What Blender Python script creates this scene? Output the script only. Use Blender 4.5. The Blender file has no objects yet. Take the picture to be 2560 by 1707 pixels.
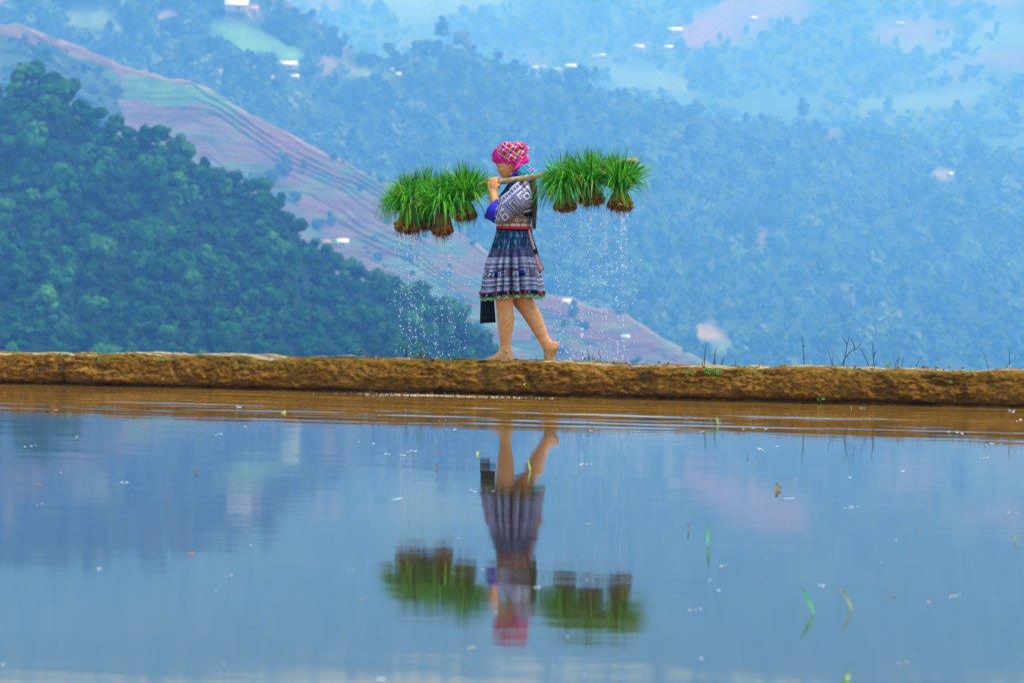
import bpy, math, random
import numpy as np
from mathutils import Vector, Matrix

rng = np.random.default_rng(7)
random.seed(7)
scene = bpy.context.scene
COL = scene.collection

# ------------------------------------------------------------------ camera model (pixels of the 2560 x 1707 photograph)
FPX = 2560 * 85 / 36.0
CAM_H = 1.0
HORIZON = 636.0
PITCH = math.atan((853.5 - HORIZON) / FPX)
CAM = np.array([0.0, 0.0, CAM_H])
FWD = np.array([0, math.cos(PITCH), -math.sin(PITCH)])
UPV = np.array([0, math.sin(PITCH), math.cos(PITCH)])
RGT = np.array([1.0, 0, 0])


def ray(px, py):
    px = np.asarray(px, float)[..., None]
    py = np.asarray(py, float)[..., None]
    return FWD + RGT * (px - 1280) / FPX - UPV * (py - 853.5) / FPX


def P(px, py, d):
    """world point seen at a pixel, d metres down the valley"""
    r = ray(px, py)
    return CAM + r * (np.asarray(d, float)[..., None] / r[..., 1:2])


def on_z(px, py, z=0.0):
    r = ray(px, py)
    return CAM + r * ((z - CAM_H) / r[..., 2:3])


def proj(w):
    w = np.asarray(w, float) - CAM
    a, b, c = w @ FWD, w @ RGT, w @ UPV
    return 1280 + FPX * b / a, 853.5 - FPX * c / a


# the dike's own frame: u runs along it (to the right), n points away from the camera
C0 = on_z(1290, 982)
_l, _r = on_z(0, 952), on_z(2560, 1011)
U = (_r - _l) / np.linalg.norm(_r - _l)
N = np.array([-U[1], U[0], 0.0])
Z = np.array([0, 0, 1.0])


def L(px, py, off=0.0):
    """world point on the vertical plane along the dike, off metres behind the walker's middle"""
    r = ray(px, py)
    o = np.asarray(off, float)
    t = (o + (C0 - CAM) @ N) / (r @ N)
    return CAM + r * t[..., None]


def W(s, n, z):
    s, n, z = np.broadcast_arrays(np.asarray(s, float), np.asarray(n, float), np.asarray(z, float))
    return C0 + s[..., None] * U + n[..., None] * N + z[..., None] * Z


# ------------------------------------------------------------------ noise
def _hash(ix, iy, seed):
    h = (ix.astype(np.int64) * 374761393 + iy.astype(np.int64) * 668265263 + seed * 1442695041) & 0xFFFFFFFF
    h = ((h ^ (h >> 13)) * 1274126177) & 0xFFFFFFFF
    h = h ^ (h >> 16)
    return (h & 0xFFFFFF) / float(0xFFFFFF)


def vnoise(x, y, seed=0):
    x, y = np.broadcast_arrays(np.asarray(x, float), np.asarray(y, float))
    ix, iy = np.floor(x), np.floor(y)
    fx, fy = x - ix, y - iy
    fx = fx * fx * fx * (fx * (fx * 6 - 15) + 10)
    fy = fy * fy * fy * (fy * (fy * 6 - 15) + 10)
    a, b = _hash(ix, iy, seed), _hash(ix + 1, iy, seed)
    c, d = _hash(ix, iy + 1, seed), _hash(ix + 1, iy + 1, seed)
    return (a + (b - a) * fx) * (1 - fy) + (c + (d - c) * fx) * fy


def fbm(x, y, seed=0, oct=4, gain=0.5):
    v, amp, tot, f = 0, 1.0, 0, 1.0
    for k in range(oct):
        v = v + amp * vnoise(np.asarray(x) * f + 17.3 * k, np.asarray(y) * f - 9.1 * k, seed + k)
        tot += amp
        amp *= gain
        f *= 2.03
    return v / tot * 2 - 1


def sstep(a, b, x):
    t = np.clip((np.asarray(x, float) - a) / (b - a), 0, 1)
    return t * t * (3 - 2 * t)


# ------------------------------------------------------------------ object helpers
def tag(o, label=None, cat=None, group=None, kind=None):
    if label: o['label'] = label
    if cat: o['category'] = cat
    if group: o['group'] = group
    if kind: o['kind'] = kind
    return o


def empty(name, loc, label=None, cat=None, group=None):
    o = bpy.data.objects.new(name, None)
    o.empty_display_size = 0.2
    COL.objects.link(o)
    o.location = Vector([float(v) for v in loc])
    return tag(o, label, cat, group)


def mesh_np(name, verts, faces, mats=None, smooth=True, colors=None, face_mat=None, uv=None):
    """faces: (n,4) or (n,3) int array, or list of such arrays"""
    me = bpy.data.meshes.new(name)
    verts = np.asarray(verts, np.float32)
    fl = faces if isinstance(faces, (list, tuple)) else [faces]
    fl = [np.asarray(f, np.int32) for f in fl if len(f)]
    nl = sum(f.size for f in fl)
    nf = sum(len(f) for f in fl)
    me.vertices.add(len(verts)); me.vertices.foreach_set('co', verts.ravel())
    me.loops.add(nl); me.polygons.add(nf)
    me.loops.foreach_set('vertex_index', np.concatenate([f.ravel() for f in fl]))
    counts = np.concatenate([np.full(len(f), f.shape[1], np.int32) for f in fl])
    starts = np.concatenate([[0], np.cumsum(counts)[:-1]]).astype(np.int32)
    me.polygons.foreach_set('loop_start', starts)
    me.polygons.foreach_set('loop_total', counts)
    if smooth:
        me.polygons.foreach_set('use_smooth', np.ones(nf, bool))
    for m in (mats or []):
        me.materials.append(m)
    if face_mat is not None:
        me.polygons.foreach_set('material_index', np.asarray(face_mat, np.int32))
    me.update(calc_edges=True)
    if colors is not None:
        paint(me, colors)
    me.validate()
    return me


def paint(me, colors, name='Col'):
    a = me.attributes.get(name) or me.attributes.new(name, 'FLOAT_COLOR', 'POINT')
    c = np.ones((len(me.vertices), 4), np.float32)
    c[:, :3] = colors
    a.data.foreach_set('color', c.ravel())


def coords(me):
    v = np.empty(len(me.vertices) * 3, np.float32)
    me.vertices.foreach_get('co', v)
    return v.reshape(-1, 3).astype(float)


def link(name, me, parent=None, loc=None):
    o = bpy.data.objects.new(name, me)
    COL.objects.link(o)
    if parent is not None: o.parent = parent
    if loc is not None: o.location = Vector([float(v) for v in loc])
    return o


def grid_faces(nr, nc, wrap=False):
    i = np.arange(nr - 1)[:, None]
    j = np.arange(nc if wrap else nc - 1)[None, :]
    j2 = (j + 1) % nc
    a = i * nc + j; b = i * nc + j2; c = (i + 1) * nc + j2; d = (i + 1) * nc + j
    return np.stack([a, b, c, d], -1).reshape(-1, 4)


def merge(parts):
    """[(verts, faces, colours or None)] -> one"""
    vs, fs, cs, o = [], {}, [], 0
    for p in parts:
        v, f = p[0], p[1]
        vs.append(v)
        for ff in (f if isinstance(f, (list, tuple)) else [f]):
            if len(ff): fs.setdefault(np.asarray(ff).shape[1], []).append(np.asarray(ff) + o)
        cs.append(np.broadcast_to(np.asarray(p[2] if len(p) > 2 and p[2] is not None else (1, 1, 1), float), (len(v), 3)))
        o += len(v)
    return np.concatenate(vs), [np.concatenate(f) for f in fs.values()], np.concatenate(cs)


def tube(pts, radii, seg=8, cap=True):
    pts = np.asarray(pts, float)
    n = len(pts)
    radii = np.broadcast_to(np.asarray(radii, float), (n,))
    t = np.gradient(pts, axis=0)
    t /= np.linalg.norm(t, axis=1)[:, None] + 1e-12
    ref = np.array([0, 0, 1.0]) if abs(t[0, 2]) < 0.9 else np.array([0, 1.0, 0])
    a = np.arange(seg) / seg * 2 * np.pi
    vs = []
    x = np.cross(ref, t[0]); x /= np.linalg.norm(x)
    for k in range(n):
        x = x - t[k] * (x @ t[k]); x /= np.linalg.norm(x) + 1e-12
        y = np.cross(t[k], x)
        vs.append(pts[k] + radii[k] * (np.cos(a)[:, None] * x + np.sin(a)[:, None] * y))
    v = np.concatenate(vs)
    f = grid_faces(n, seg, True)
    if not cap: return v, f
    v = np.concatenate([v, pts[:1], pts[-1:]])
    b, e = n * seg, n * seg + 1
    j = np.arange(seg); j2 = (j + 1) % seg
    tri = np.concatenate([np.stack([np.full(seg, b), j2, j], 1), np.stack([np.full(seg, e), (n - 1) * seg + j, (n - 1) * seg + j2], 1)])
    return v, [f, tri]


def spline(pts, n):
    """Catmull-Rom through rows of any width"""
    p = np.asarray(pts, float)
    m = len(p)
    q = np.concatenate([2 * p[:1] - p[1:2], p, 2 * p[-1:] - p[-2:-1]])
    t = np.linspace(0, m - 1, n)
    i = np.clip(t.astype(int), 0, m - 2)
    f = (t - i)[:, None]
    a, b, c, d = q[i], q[i + 1], q[i + 2], q[i + 3]
    return 0.5 * (2 * b + (c - a) * f + (2 * a - 5 * b + 4 * c - d) * f ** 2 + (3 * b - a - 3 * c + d) * f ** 3)


def loft(rows, seg=28, n=None, cap=True, sq=2.0, grow=0.0):
    """rows: (Lx, Ly, Rx, Ry, half depth in m, offset in m) - the silhouette's two edges in the photograph and the real depth"""
    r = np.asarray(rows, float)
    if n: r = spline(r, n)
    a, b = L(r[:, 0], r[:, 1], r[:, 5]), L(r[:, 2], r[:, 3], r[:, 5])
    c, h = (a + b) / 2, (b - a) / 2
    if grow:
        h = h * (1 + grow / np.linalg.norm(h, axis=1))[:, None]
    dep = r[:, 4] + grow
    th = np.arange(seg) / seg * 2 * np.pi
    cs, sn = np.cos(th), np.sin(th)
    cx = np.sign(cs) * np.abs(cs) ** (2 / sq); sx = np.sign(sn) * np.abs(sn) ** (2 / sq)
    v = c[:, None] + h[:, None] * cx[None, :, None] + N * (dep[:, None] * sx[None])[..., None]
    m = len(r)
    v = v.reshape(-1, 3)
    f = grid_faces(m, seg, True)
    if not cap: return v, f
    v = np.concatenate([v, c[:1], c[-1:]])
    j = np.arange(seg); j2 = (j + 1) % seg
    tri = np.concatenate([np.stack([np.full(seg, m * seg), j, j2], 1), np.stack([np.full(seg, m * seg + 1), (m - 1) * seg + j2, (m - 1) * seg + j], 1)])
    return v, [f, tri]


def ball(c, rad, axes=None, nu=18, nv=12):
    """ellipsoid; axes rows default u, n, z"""
    A = np.stack([U, N, Z]) if axes is None else np.asarray(axes, float)
    th = np.arange(nu) / nu * 2 * np.pi
    ph = np.linspace(0.06, np.pi - 0.06, nv)
    d = np.stack([np.sin(ph)[:, None] * np.cos(th), np.sin(ph)[:, None] * np.sin(th), np.cos(ph)[:, None] * np.ones(nu)], -1)
    v = np.asarray(c) + (d * np.asarray(rad)) .reshape(-1, 3) @ A
    f = grid_faces(nv, nu, True)
    v = np.concatenate([v, [v[:nu].mean(0)], [v[(nv - 1) * nu:nv * nu].mean(0)]])
    j = np.arange(nu); j2 = (j + 1) % nu
    tri = np.concatenate([np.stack([np.full(nu, nv * nu), j2, j], 1), np.stack([np.full(nu, nv * nu + 1), (nv - 1) * nu + j, (nv - 1) * nu + j2], 1)])
    return v, [f, tri]


def fuse(parts, voxel, smooth=4, factor=0.5):
    """closed pieces grown into one continuous skin; returns a mesh"""
    v, f, _ = merge(parts)
    me = mesh_np('tmp', v, f)
    o = bpy.data.objects.new('tmp', me)
    COL.objects.link(o)
    m = o.modifiers.new('r', 'REMESH'); m.mode = 'VOXEL'; m.voxel_size = voxel; m.use_smooth_shade = True
    if smooth:
        s = o.modifiers.new('s', 'SMOOTH'); s.iterations = smooth; s.factor = factor
    dg = bpy.context.evaluated_depsgraph_get()
    out = bpy.data.meshes.new_from_object(o.evaluated_get(dg))
    bpy.data.objects.remove(o); bpy.data.meshes.remove(me)
    return out


# ------------------------------------------------------------------ materials
def mat(name, base=(0.5, 0.5, 0.5), rough=0.8, spec=0.3, attr=False, noise=None, bump=None, sub=0.0, objrand=None, ior=None, trans=0.0):
    """noise: (scale, dark factor, light factor); bump: (scale, strength, distance); objrand: colours picked by the object"""
    m = bpy.data.materials.new(name)
    m.use_nodes = True
    nt = m.node_tree; nd = nt.nodes; lk = nt.links
    b = nd['Principled BSDF']
    b.inputs['Roughness'].default_value = rough
    b.inputs['Specular IOR Level'].default_value = spec
    if ior: b.inputs['IOR'].default_value = ior
    if trans: b.inputs['Transmission Weight'].default_value = trans
    b.inputs['Base Color'].default_value = (*base, 1)
    src = None
    if attr:
        a = nd.new('ShaderNodeAttribute'); a.attribute_name = 'Col'; src = a.outputs['Color']
    if objrand:
        oi = nd.new('ShaderNodeObjectInfo'); cr = nd.new('ShaderNodeValToRGB')
        cr.color_ramp.interpolation = 'LINEAR'
        while len(cr.color_ramp.elements) < len(objrand): cr.color_ramp.elements.new(0.5)
        for k, c in enumerate(objrand):
            cr.color_ramp.elements[k].position = k / (len(objrand) - 1); cr.color_ramp.elements[k].color = (*c, 1)
        lk.new(oi.outputs['Random'], cr.inputs[0]); src = cr.outputs[0]
    tc = nd.new('ShaderNodeTexCoord')
    if noise:
        nz = nd.new('ShaderNodeTexNoise'); nz.inputs['Scale'].default_value = noise[0]; nz.inputs['Detail'].default_value = 5
        lk.new(tc.outputs['Object'], nz.inputs['Vector'])
        mr = nd.new('ShaderNodeMapRange'); mr.inputs['From Min'].default_value = 0.3; mr.inputs['From Max'].default_value = 0.7
        mr.inputs['To Min'].default_value = noise[1]; mr.inputs['To Max'].default_value = noise[2]
        lk.new(nz.outputs['Fac'], mr.inputs['Value'])
        mx = nd.new('ShaderNodeMix'); mx.data_type = 'RGBA'; mx.blend_type = 'MULTIPLY'; mx.inputs['Factor'].default_value = 1
        if src is None: mx.inputs['A'].default_value = (*base, 1)
        else: lk.new(src, mx.inputs['A'])
        lk.new(mr.outputs[0], mx.inputs['B'])
        src = mx.outputs['Result']
    if src is not None: lk.new(src, b.inputs['Base Color'])
    if sub:
        b.inputs['Subsurface Weight'].default_value = sub; b.inputs['Subsurface Radius'].default_value = (0.012, 0.005, 0.003)
    if bump:
        nz = nd.new('ShaderNodeTexNoise'); nz.inputs['Scale'].default_value = bump[0]; nz.inputs['Detail'].default_value = 6
        lk.new(tc.outputs['Object'], nz.inputs['Vector'])
        bp = nd.new('ShaderNodeBump'); bp.inputs['Strength'].default_value = bump[1]; bp.inputs['Distance'].default_value = bump[2]
        lk.new(nz.outputs['Fac'], bp.inputs['Height']); lk.new(bp.outputs[0], b.inputs['Normal'])
    return m


# ------------------------------------------------------------------ world, sun, camera
SUN_EL, SUN_AZ = math.radians(56), math.radians(118)   # azimuth measured from +Y towards +X
w = bpy.data.worlds.new('World'); scene.world = w; w.use_nodes = True
sky = w.node_tree.nodes.new('ShaderNodeTexSky'); sky.sky_type = 'NISHITA'; sky.sun_disc = False
sky.sun_elevation = SUN_EL; sky.sun_rotation = SUN_AZ
sky.air_density = 1.8; sky.dust_density = 0.2; sky.ozone_density = 9.0; sky.altitude = 900
bg = w.node_tree.nodes['Background']; bg.inputs['Strength'].default_value = 0.12
w.node_tree.links.new(sky.outputs[0], bg.inputs['Color'])
sl = bpy.data.lights.new('sun', 'SUN'); sl.energy = 1.5; sl.angle = math.radians(12); sl.color = (1.0, 0.95, 0.88)
so = bpy.data.objects.new('sun', sl); COL.objects.link(so)
sd = Vector((math.sin(SUN_AZ) * math.cos(SUN_EL), math.cos(SUN_AZ) * math.cos(SUN_EL), math.sin(SUN_EL)))
so.rotation_euler = sd.to_track_quat('Z', 'Y').to_euler()
so.location = (30, -30, 60)
cd = bpy.data.cameras.new('camera'); cam = bpy.data.objects.new('camera', cd); COL.objects.link(cam)
cd.lens = 85; cd.sensor_width = 36; cd.clip_end = 12000; cd.clip_start = 0.1
cam.location = CAM.tolist(); cam.rotation_euler = (math.pi / 2 - PITCH, 0, 0)
cd.dof.use_dof = True; cd.dof.focus_distance = float((C0 - CAM)[1]) - 0.1; cd.dof.aperture_fstop = 4.5
scene.camera = cam
scene.view_settings.view_transform = 'Standard'; scene.view_settings.look = 'None'
scene.view_settings.exposure = 1.52; scene.view_settings.gamma = 1
scene.cycles.use_denoising = True
scene.cycles.volume_bounces = 6
scene.cycles.max_bounces = 10
scene.cycles.sample_clamp_indirect = 6
scene.cycles.caustics_reflective = False; scene.cycles.caustics_refractive = False
# ================================================================== land
def sheet(px0, px1, dpx, sil, ybot, dbot, dtop, rows, seed, rough=0.03, terr=0, back=160, backdrop=0.6):
    """a hillside: its crest line in the picture, real distances at foot and crest, and a far side that falls away behind"""
    xs = np.arange(px0, px1 + 1, dpx, dtype=float)
    sx, sy = np.asarray(sil, float).T
    ysil = np.interp(xs, sx, sy) + (7 * (vnoise(np.floor(xs / 22) * 3.7, xs * 0, seed) - .5) if terr else 0)

    def depth(px, py):
        ys = np.interp(px, sx, sy)
        t = np.clip((ybot - np.asarray(py, float)) / (ybot - ys), 0, 1)
        dt = np.interp(px, *np.asarray(dtop, float).T) if isinstance(dtop, list) else dtop
        d = dbot + (dt - dbot) * t
        w = np.sin(np.pi * np.clip(t, 0, 1)) * 0.8 + 0.2
        d = d * (1 + rough * w * fbm(np.asarray(px) / 260.0 + np.asarray(py) / 400.0, np.asarray(py) / 330.0, seed, 4))
        if terr:
            q = t * terr + 2.2 * fbm(np.asarray(px) / 260.0, t * 5, seed + 9, 3)
            d = d + 410.0 / terr * 0.16 * np.sin(2 * np.pi * q)
        return d
    t = np.linspace(0, 1, rows)
    PX = np.broadcast_to(xs, (rows, len(xs)))
    PY = ybot + (ysil[None] - ybot) * t[:, None]
    v = P(PX, PY, depth(PX, PY))
    crest = v[-1]
    far = []
    for k in (0.06, 0.2, 0.5, 1.0):
        q = crest.copy()
        q[:, 1] += back * k; q[:, 2] -= back * backdrop * (k + k * k) / 2
        far.append(q)
    foot = np.stack([v[0] + np.array([0, -140.0, -110.0]), v[0] + np.array([0, -60.0, -40.0])])       # the slope runs on down into the valley
    v = np.concatenate([foot, v, np.stack(far)])
    PX = np.concatenate([PX[:1], PX[:1], PX]); PY = np.concatenate([PY[:1] + 60, PY[:1] + 30, PY])
    return dict(v=v.reshape(-1, 3), nr=rows + 6, f=grid_faces(rows + 6, len(xs)), depth=depth, px=np.concatenate([PX, np.repeat(PX[-1:], 4, 0)]).ravel(),
                py=np.concatenate([PY, np.repeat(PY[-1:], 4, 0)]).ravel(), sil=lambda p: np.interp(p, sx, sy), ybot=ybot)


def in_poly(x, y, poly):
    p = np.asarray(poly, float)
    x, y = np.asarray(x, float), np.asarray(y, float)
    r = np.zeros(np.broadcast(x, y).shape, bool)
    j = len(p) - 1
    for i in range(len(p)):
        c = ((p[i, 1] > y) != (p[j, 1] > y)) & (x < (p[j, 0] - p[i, 0]) * (y - p[i, 1]) / (p[j, 1] - p[i, 1] + 1e-9) + p[i, 0])
        r ^= c
        j = i
    return r


def fields(sh, base, patches, seed, wob=14, band=0.0):
    """real colour of the ground: a base cover and fields of their own outline"""
    px = sh['px'] + wob * fbm(sh['px'] / 60, sh['py'] / 40, seed, 3)
    py = sh['py'] + wob * 0.6 * fbm(sh['px'] / 50 + 40, sh['py'] / 40, seed + 3, 3)
    c = np.tile(np.asarray(base, float), (len(px), 1))
    for poly, col in patches:
        c[in_poly(px, py, poly)] = col
    return c


SIL_A = [(-2200, 520), (-1400, 430), (-900, 470), (-500, 360), (-100, 260), (0, 232), (60, 212), (110, 200), (160, 225), (210, 280), (280, 300), (320, 338), (400, 335), (450, 375), (500, 412), (560, 440), (620, 456),
         (680, 475), (700, 525), (760, 595), (800, 625), (850, 668), (900, 684), (960, 706), (1020, 730), (1060, 742), (1100, 770), (1140, 792), (1170, 815), (1210, 858), (1240, 905), (1300, 1000), (1330, 1009)]
SIL_A = [(x_, y_ + (26 if y_ < 850 else 0)) for x_, y_ in SIL_A]
SIL_B = [(-2200, -40), (-1200, 10), (-500, 30), (-200, 45), (0, 58), (60, 66), (130, 92), (230, 130), (300, 160), (420, 196), (480, 205), (540, 230), (600, 272), (650, 297), (700, 322), (770, 360), (830, 392), (860, 402), (930, 440), (1000, 475), (1060, 520),
         (1160, 590), (1200, 615), (1290, 690), (1360, 735), (1430, 740), (1470, 765), (1560, 782), (1620, 820), (1700, 868), (1760, 900), (1820, 935), (1900, 1000), (1940, 1009)]
SIL_C = [(-1500, -300), (-500, -170), (300, -110), (600, -70), (700, -8), (790, 50), (850, 110), (930, 150), (1000, 142), (1080, 128), (1150, 122), (1250, 158), (1320, 190), (1450, 208), (1600, 252),
         (1800, 300), (2000, 318), (2200, 345), (2560, 390), (3000, 450), (3900, 560)]
SIL_D = [(-1900, -400), (-900, -440), (-300, -410), (300, -450), (800, -425), (1280, -400), (1700, -430), (2200, -455), (2600, -440), (3300, -420), (4600, -450)]

A = sheet(-2200, 1330, 8, SIL_A, 1010, 440, 640, 60, 11, 0.05, back=120, backdrop=0.5)
B = sheet(-2200, 1940, 5, SIL_B, 1010, 1150, 1560, 190, 23, 0.015, terr=24, back=200, backdrop=0.5)
Cc = sheet(-1500, 3900, 10, SIL_C, 1010, 1700, [(600, 2150), (1300, 2350), (1900, 2650), (2560, 2800)], 110, 37, 0.05, back=260, backdrop=0.35)
D = sheet(-1900, 4600, 9, SIL_D, 600, 2650, 5000, 80, 51, 0.05, back=300, backdrop=0.6)

G_FOR, G_BUSH = (0.035, 0.075, 0.022), (0.06, 0.12, 0.04)
SOIL, SOIL2, PALE = (0.25, 0.115, 0.06), (0.17, 0.12, 0.08), (0.36, 0.26, 0.18)
CROP, CROP2, CROP3 = (0.11, 0.26, 0.07), (0.075, 0.15, 0.06), (0.14, 0.22, 0.09)

mat_land = mat('hill_soil', attr=True, rough=0.95, spec=0.1, noise=(0.05, 0.8, 1.2))
colA = fields(A, (0.010, 0.035, 0.010), [], 1)
colB = fields(B, SOIL2, [
    ([(-2300, -100), (-500, 60), (0, 95), (130, 122), (250, 160), (310, 195), (300, 260), (260, 420), (0, 1200), (-2300, 1200)], G_BUSH),
    ([(318, 192), (480, 200), (530, 225), (610, 270), (640, 290), (500, 262), (420, 258), (310, 252)], CROP),
    ([(560, 280), (650, 297), (700, 322), (600, 320)], CROP2),
    ([(640, 300), (700, 320), (800, 380), (770, 420), (690, 380), (600, 320)], SOIL),
    ([(560, 400), (700, 420), (740, 520), (830, 600), (700, 560)], CROP2),
    ([(770, 400), (870, 410), (960, 450), (900, 485), (790, 462)], CROP2),
    ([(740, 455), (900, 490), (1000, 480), (1100, 560), (960, 590), (800, 560)], (0.20, 0.135, 0.085)),
    ([(880, 590), (1100, 590), (1190, 640), (1000, 625)], CROP2),
    ([(820, 600), (1000, 630), (1190, 640), (1230, 700), (1000, 690), (840, 640)], SOIL2),
    ([(960, 640), (1100, 655), (1080, 680), (960, 672)], CROP3),
    ([(960, 690), (1230, 690), (1300, 740), (1180, 760), (1010, 720)], CROP2),
    ([(1060, 730), (1200, 760), (1340, 750), (1360, 800), (1270, 850), (1400, 900), (1240, 1000), (1000, 800)], CROP3),
    ([(1350, 735), (1440, 738), (1560, 780), (1700, 868), (1640, 885), (1500, 850), (1420, 800), (1370, 770)], SOIL),
    ([(1590, 790), (1700, 860), (1800, 925), (1760, 920), (1650, 868)], CROP),
    ([(1390, 830), (1500, 850), (1450, 870), (1380, 862)], CROP2)], 2, wob=16)
# thin terrace banks run level along the contours
zb = B['v'][:, 2]
stripe = fbm(B['px'] / 140.0, zb / 3.1 + 0.8 * fbm(B['px'] / 160.0, zb / 20, 5, 2), 77, 4)
cell = _hash(np.floor(B['px'] / 85 + .7 * fbm(B['px'] / 90, zb / 9, 81, 2) + 13.7 * np.floor(zb / 5.2)), np.floor(zb / 5.2 + .5 * fbm(B['px'] / 120, zb / 14, 82, 2)), 5)
pick_ = ((B['px'] > 420) | (B['py'] > 280))[:, None] * (B['px'] > 300)[:, None]
colB = np.where(pick_ & (cell[:, None] > .72), np.array(CROP2) * .55 + colB * .45, np.where(pick_ & (cell[:, None] < .3), np.array(SOIL) * .6 + colB * .4, colB)) * (1 + .5 * (cell[:, None] - .5))
bank = ((zb / 3.4 + 1.2 * fbm(B['px'] / 190, zb / 30, 83, 3)) % 1 < .2) & (fbm(B['px'] / 40, zb / 4, 84, 3) > -.25) & (B['px'] > 300)
colB[bank] = colB[bank] * .35 + np.array(G_BUSH) * .45
fl = (B['px'] > 300)[:, None] * np.clip(stripe * 1.7, -1, 1)[:, None]
colB = np.clip(np.where(fl > 0, colB * (1 - 0.3 * fl) + np.array(CROP2) * 0.3 * fl, colB * (1 - 0.35 * np.abs(fl))), 0.01, 0.75)
# bare light earth along the crest
edge = sstep(14, 0, B['py'] - np.interp(B['px'], *np.asarray(SIL_B).T)) * (fbm(B['px'] / 45, B['px'] * 0, 8, 2) > -0.25) * (B['px'] > -400) * (B['px'] < 1800)
colB = colB * np.array((0.86, 0.80, 0.75)) * (1 + .25 * fbm(B['px'] / 30, B['py'] / 9, 43, 3))[:, None]
colB = colB * (1 - edge[:, None] * 0.5) + np.array(PALE) * 0.5 * edge[:, None]
PATCH_C = [
    ([(520, 55), (600, 60), (700, 105), (790, 150), (740, 165), (600, 125), (545, 100)], CROP),
    ([(150, 30), (300, 25), (320, 75), (170, 78)], CROP3), ([(410, 30), (470, 50), (440, 62), (390, 56)], PALE),
    ([(0, -20), (50, 0), (60, 14), (0, 12)], PALE), ([(555, 12), (650, 15), (645, 36), (565, 38)], PALE),
    ([(660, -10), (760, -10), (830, 80), (770, 40)], SOIL2),
    ([(778, 178), (860, 112), (905, 118), (850, 128), (792, 182)], PALE), ([(800, 168), (870, 155), (880, 176), (810, 184)], PALE),
    ([(850, 168), (1010, 186), (1000, 196), (860, 190)], CROP3),
    ([(1735, 812), (1775, 805), (1825, 850), (1740, 850)], PALE), ([(1780, 850), (1850, 855), (1840, 885), (1780, 880)], CROP3),
    ([(2345, 420), (2385, 428), (2370, 450), (2330, 455)], PALE), ([(1890, 575), (1930, 580), (1925, 640), (1905, 650)], SOIL2),
    ([(1795, 272), (1910, 298), (1905, 306), (1790, 280)], PALE), ([(2060, 330), (2115, 306), (2110, 330), (2075, 352)], SOIL), ([(2060, 300), (2150, 265), (2160, 280), (2075, 312)], CROP3)]
colC = fields(Cc, G_FOR, PATCH_C, 3, wob=9)
q_ = colC.reshape(Cc['nr'], -1, 3)
for _ in range(2):
    q_ = (q_ + np.roll(q_, 1, 0) + np.roll(q_, -1, 0) + np.roll(q_, 1, 1) + np.roll(q_, -1, 1)) / 5
colC = q_.reshape(-1, 3) * (1 + .45 * fbm(Cc['px'] / 18, Cc['py'] / 14, 42, 3))[:, None]
PATCH_D = [
    ([(1690, 90), (1860, -40), (2060, -60), (1980, 40), (1840, 110), (1720, 118)], SOIL), ([(1800, 30), (2000, -10), (2050, 50), (1850, 90)], SOIL2),
    ([(2160, 90), (2290, 50), (2400, 68), (2330, 110), (2180, 105)], SOIL2), ([(2240, 30), (2420, -20), (2560, -60), (2600, 10), (2400, 20)], SOIL2),
    ([(2370, 80), (2470, 55), (2620, 50), (2620, 110), (2480, 100)], CROP3), ([(2150, 60), (2260, 56), (2260, 66), (2160, 68)], PALE),
    ([(2350, 200), (2500, 120), (2600, 118), (2600, 180), (2480, 160), (2400, 210)], SOIL2), ([(2280, 190), (2480, 118), (2500, 126), (2300, 200)], CROP3), ([(2220, 110), (2460, 105), (2440, 140), (2280, 150)], CROP3),
    ([(2100, 255), (2360, 230), (2500, 210), (2420, 270), (2160, 290)], CROP3),
    ([(920, 75), (960, 80), (955, 105), (925, 100)], SOIL), ([(990, 100), (1120, 130), (1120, 170), (1030, 150)], SOIL2), ([(1310, 140), (1380, 150), (1370, 170), (1320, 165)], SOIL2),
    ([(1580, 110), (1640, 105), (1630, 135), (1560, 140)], SOIL2), ([(1480, 150), (1720, 190), (1750, 240), (1560, 225)], CROP3), ([(850, -20), (1200, -40), (1300, 20), (1000, 60)], CROP3),
    ([(760, -30), (860, -20), (830, 40), (790, 50)], SOIL2)]
colD = fields(D, G_BUSH, PATCH_D, 4, wob=16)
q_ = colD.reshape(D['nr'], -1, 3)
for _ in range(2):      # fields run into one another at their edges
    q_ = (q_ + np.roll(q_, 1, 0) + np.roll(q_, -1, 0) + np.roll(q_, 1, 1) + np.roll(q_, -1, 1)) / 5
colD = q_.reshape(-1, 3)
colD = colD * (1 + .25 * fbm(D['px'] / 25, D['py'] / 8, 41, 3))[:, None]
for nm, sh, c in (('hill', A, colA), ('hill', B, colB), ('mountain', Cc, colC), ('mountain', D, colD)):
    o = link(nm, mesh_np(nm, sh['v'], sh['f'], [mat_land], colors=c))
    tag(o, kind='structure')
# valley ground: falls away behind the dike and runs under the hills
gy = np.array([17.9, 18.6, 22, 40, 90, 160, 400, 1200, 2600, 5600])
gz = np.array([-0.35, -0.5, -3, -14, -46, -92, -112, -140, -160, -166.0])
gx = np.linspace(-3400, 3400, 60)
gv = np.stack(np.broadcast_arrays(gx[None], gy[:, None] + np.where(gy < 30, 1, 0)[:, None] * np.clip(gx, -40, 40)[None] * (U[1] / U[0]), gz[:, None]), -1)
o = link('ground', mesh_np('ground', gv.reshape(-1, 3), grid_faces(len(gy), len(gx)), [mat('valley_ground', (0.05, 0.09, 0.03), 0.95, 0.1, noise=(0.02, 0.7, 1.3))]))
tag(o, kind='structure')

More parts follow.
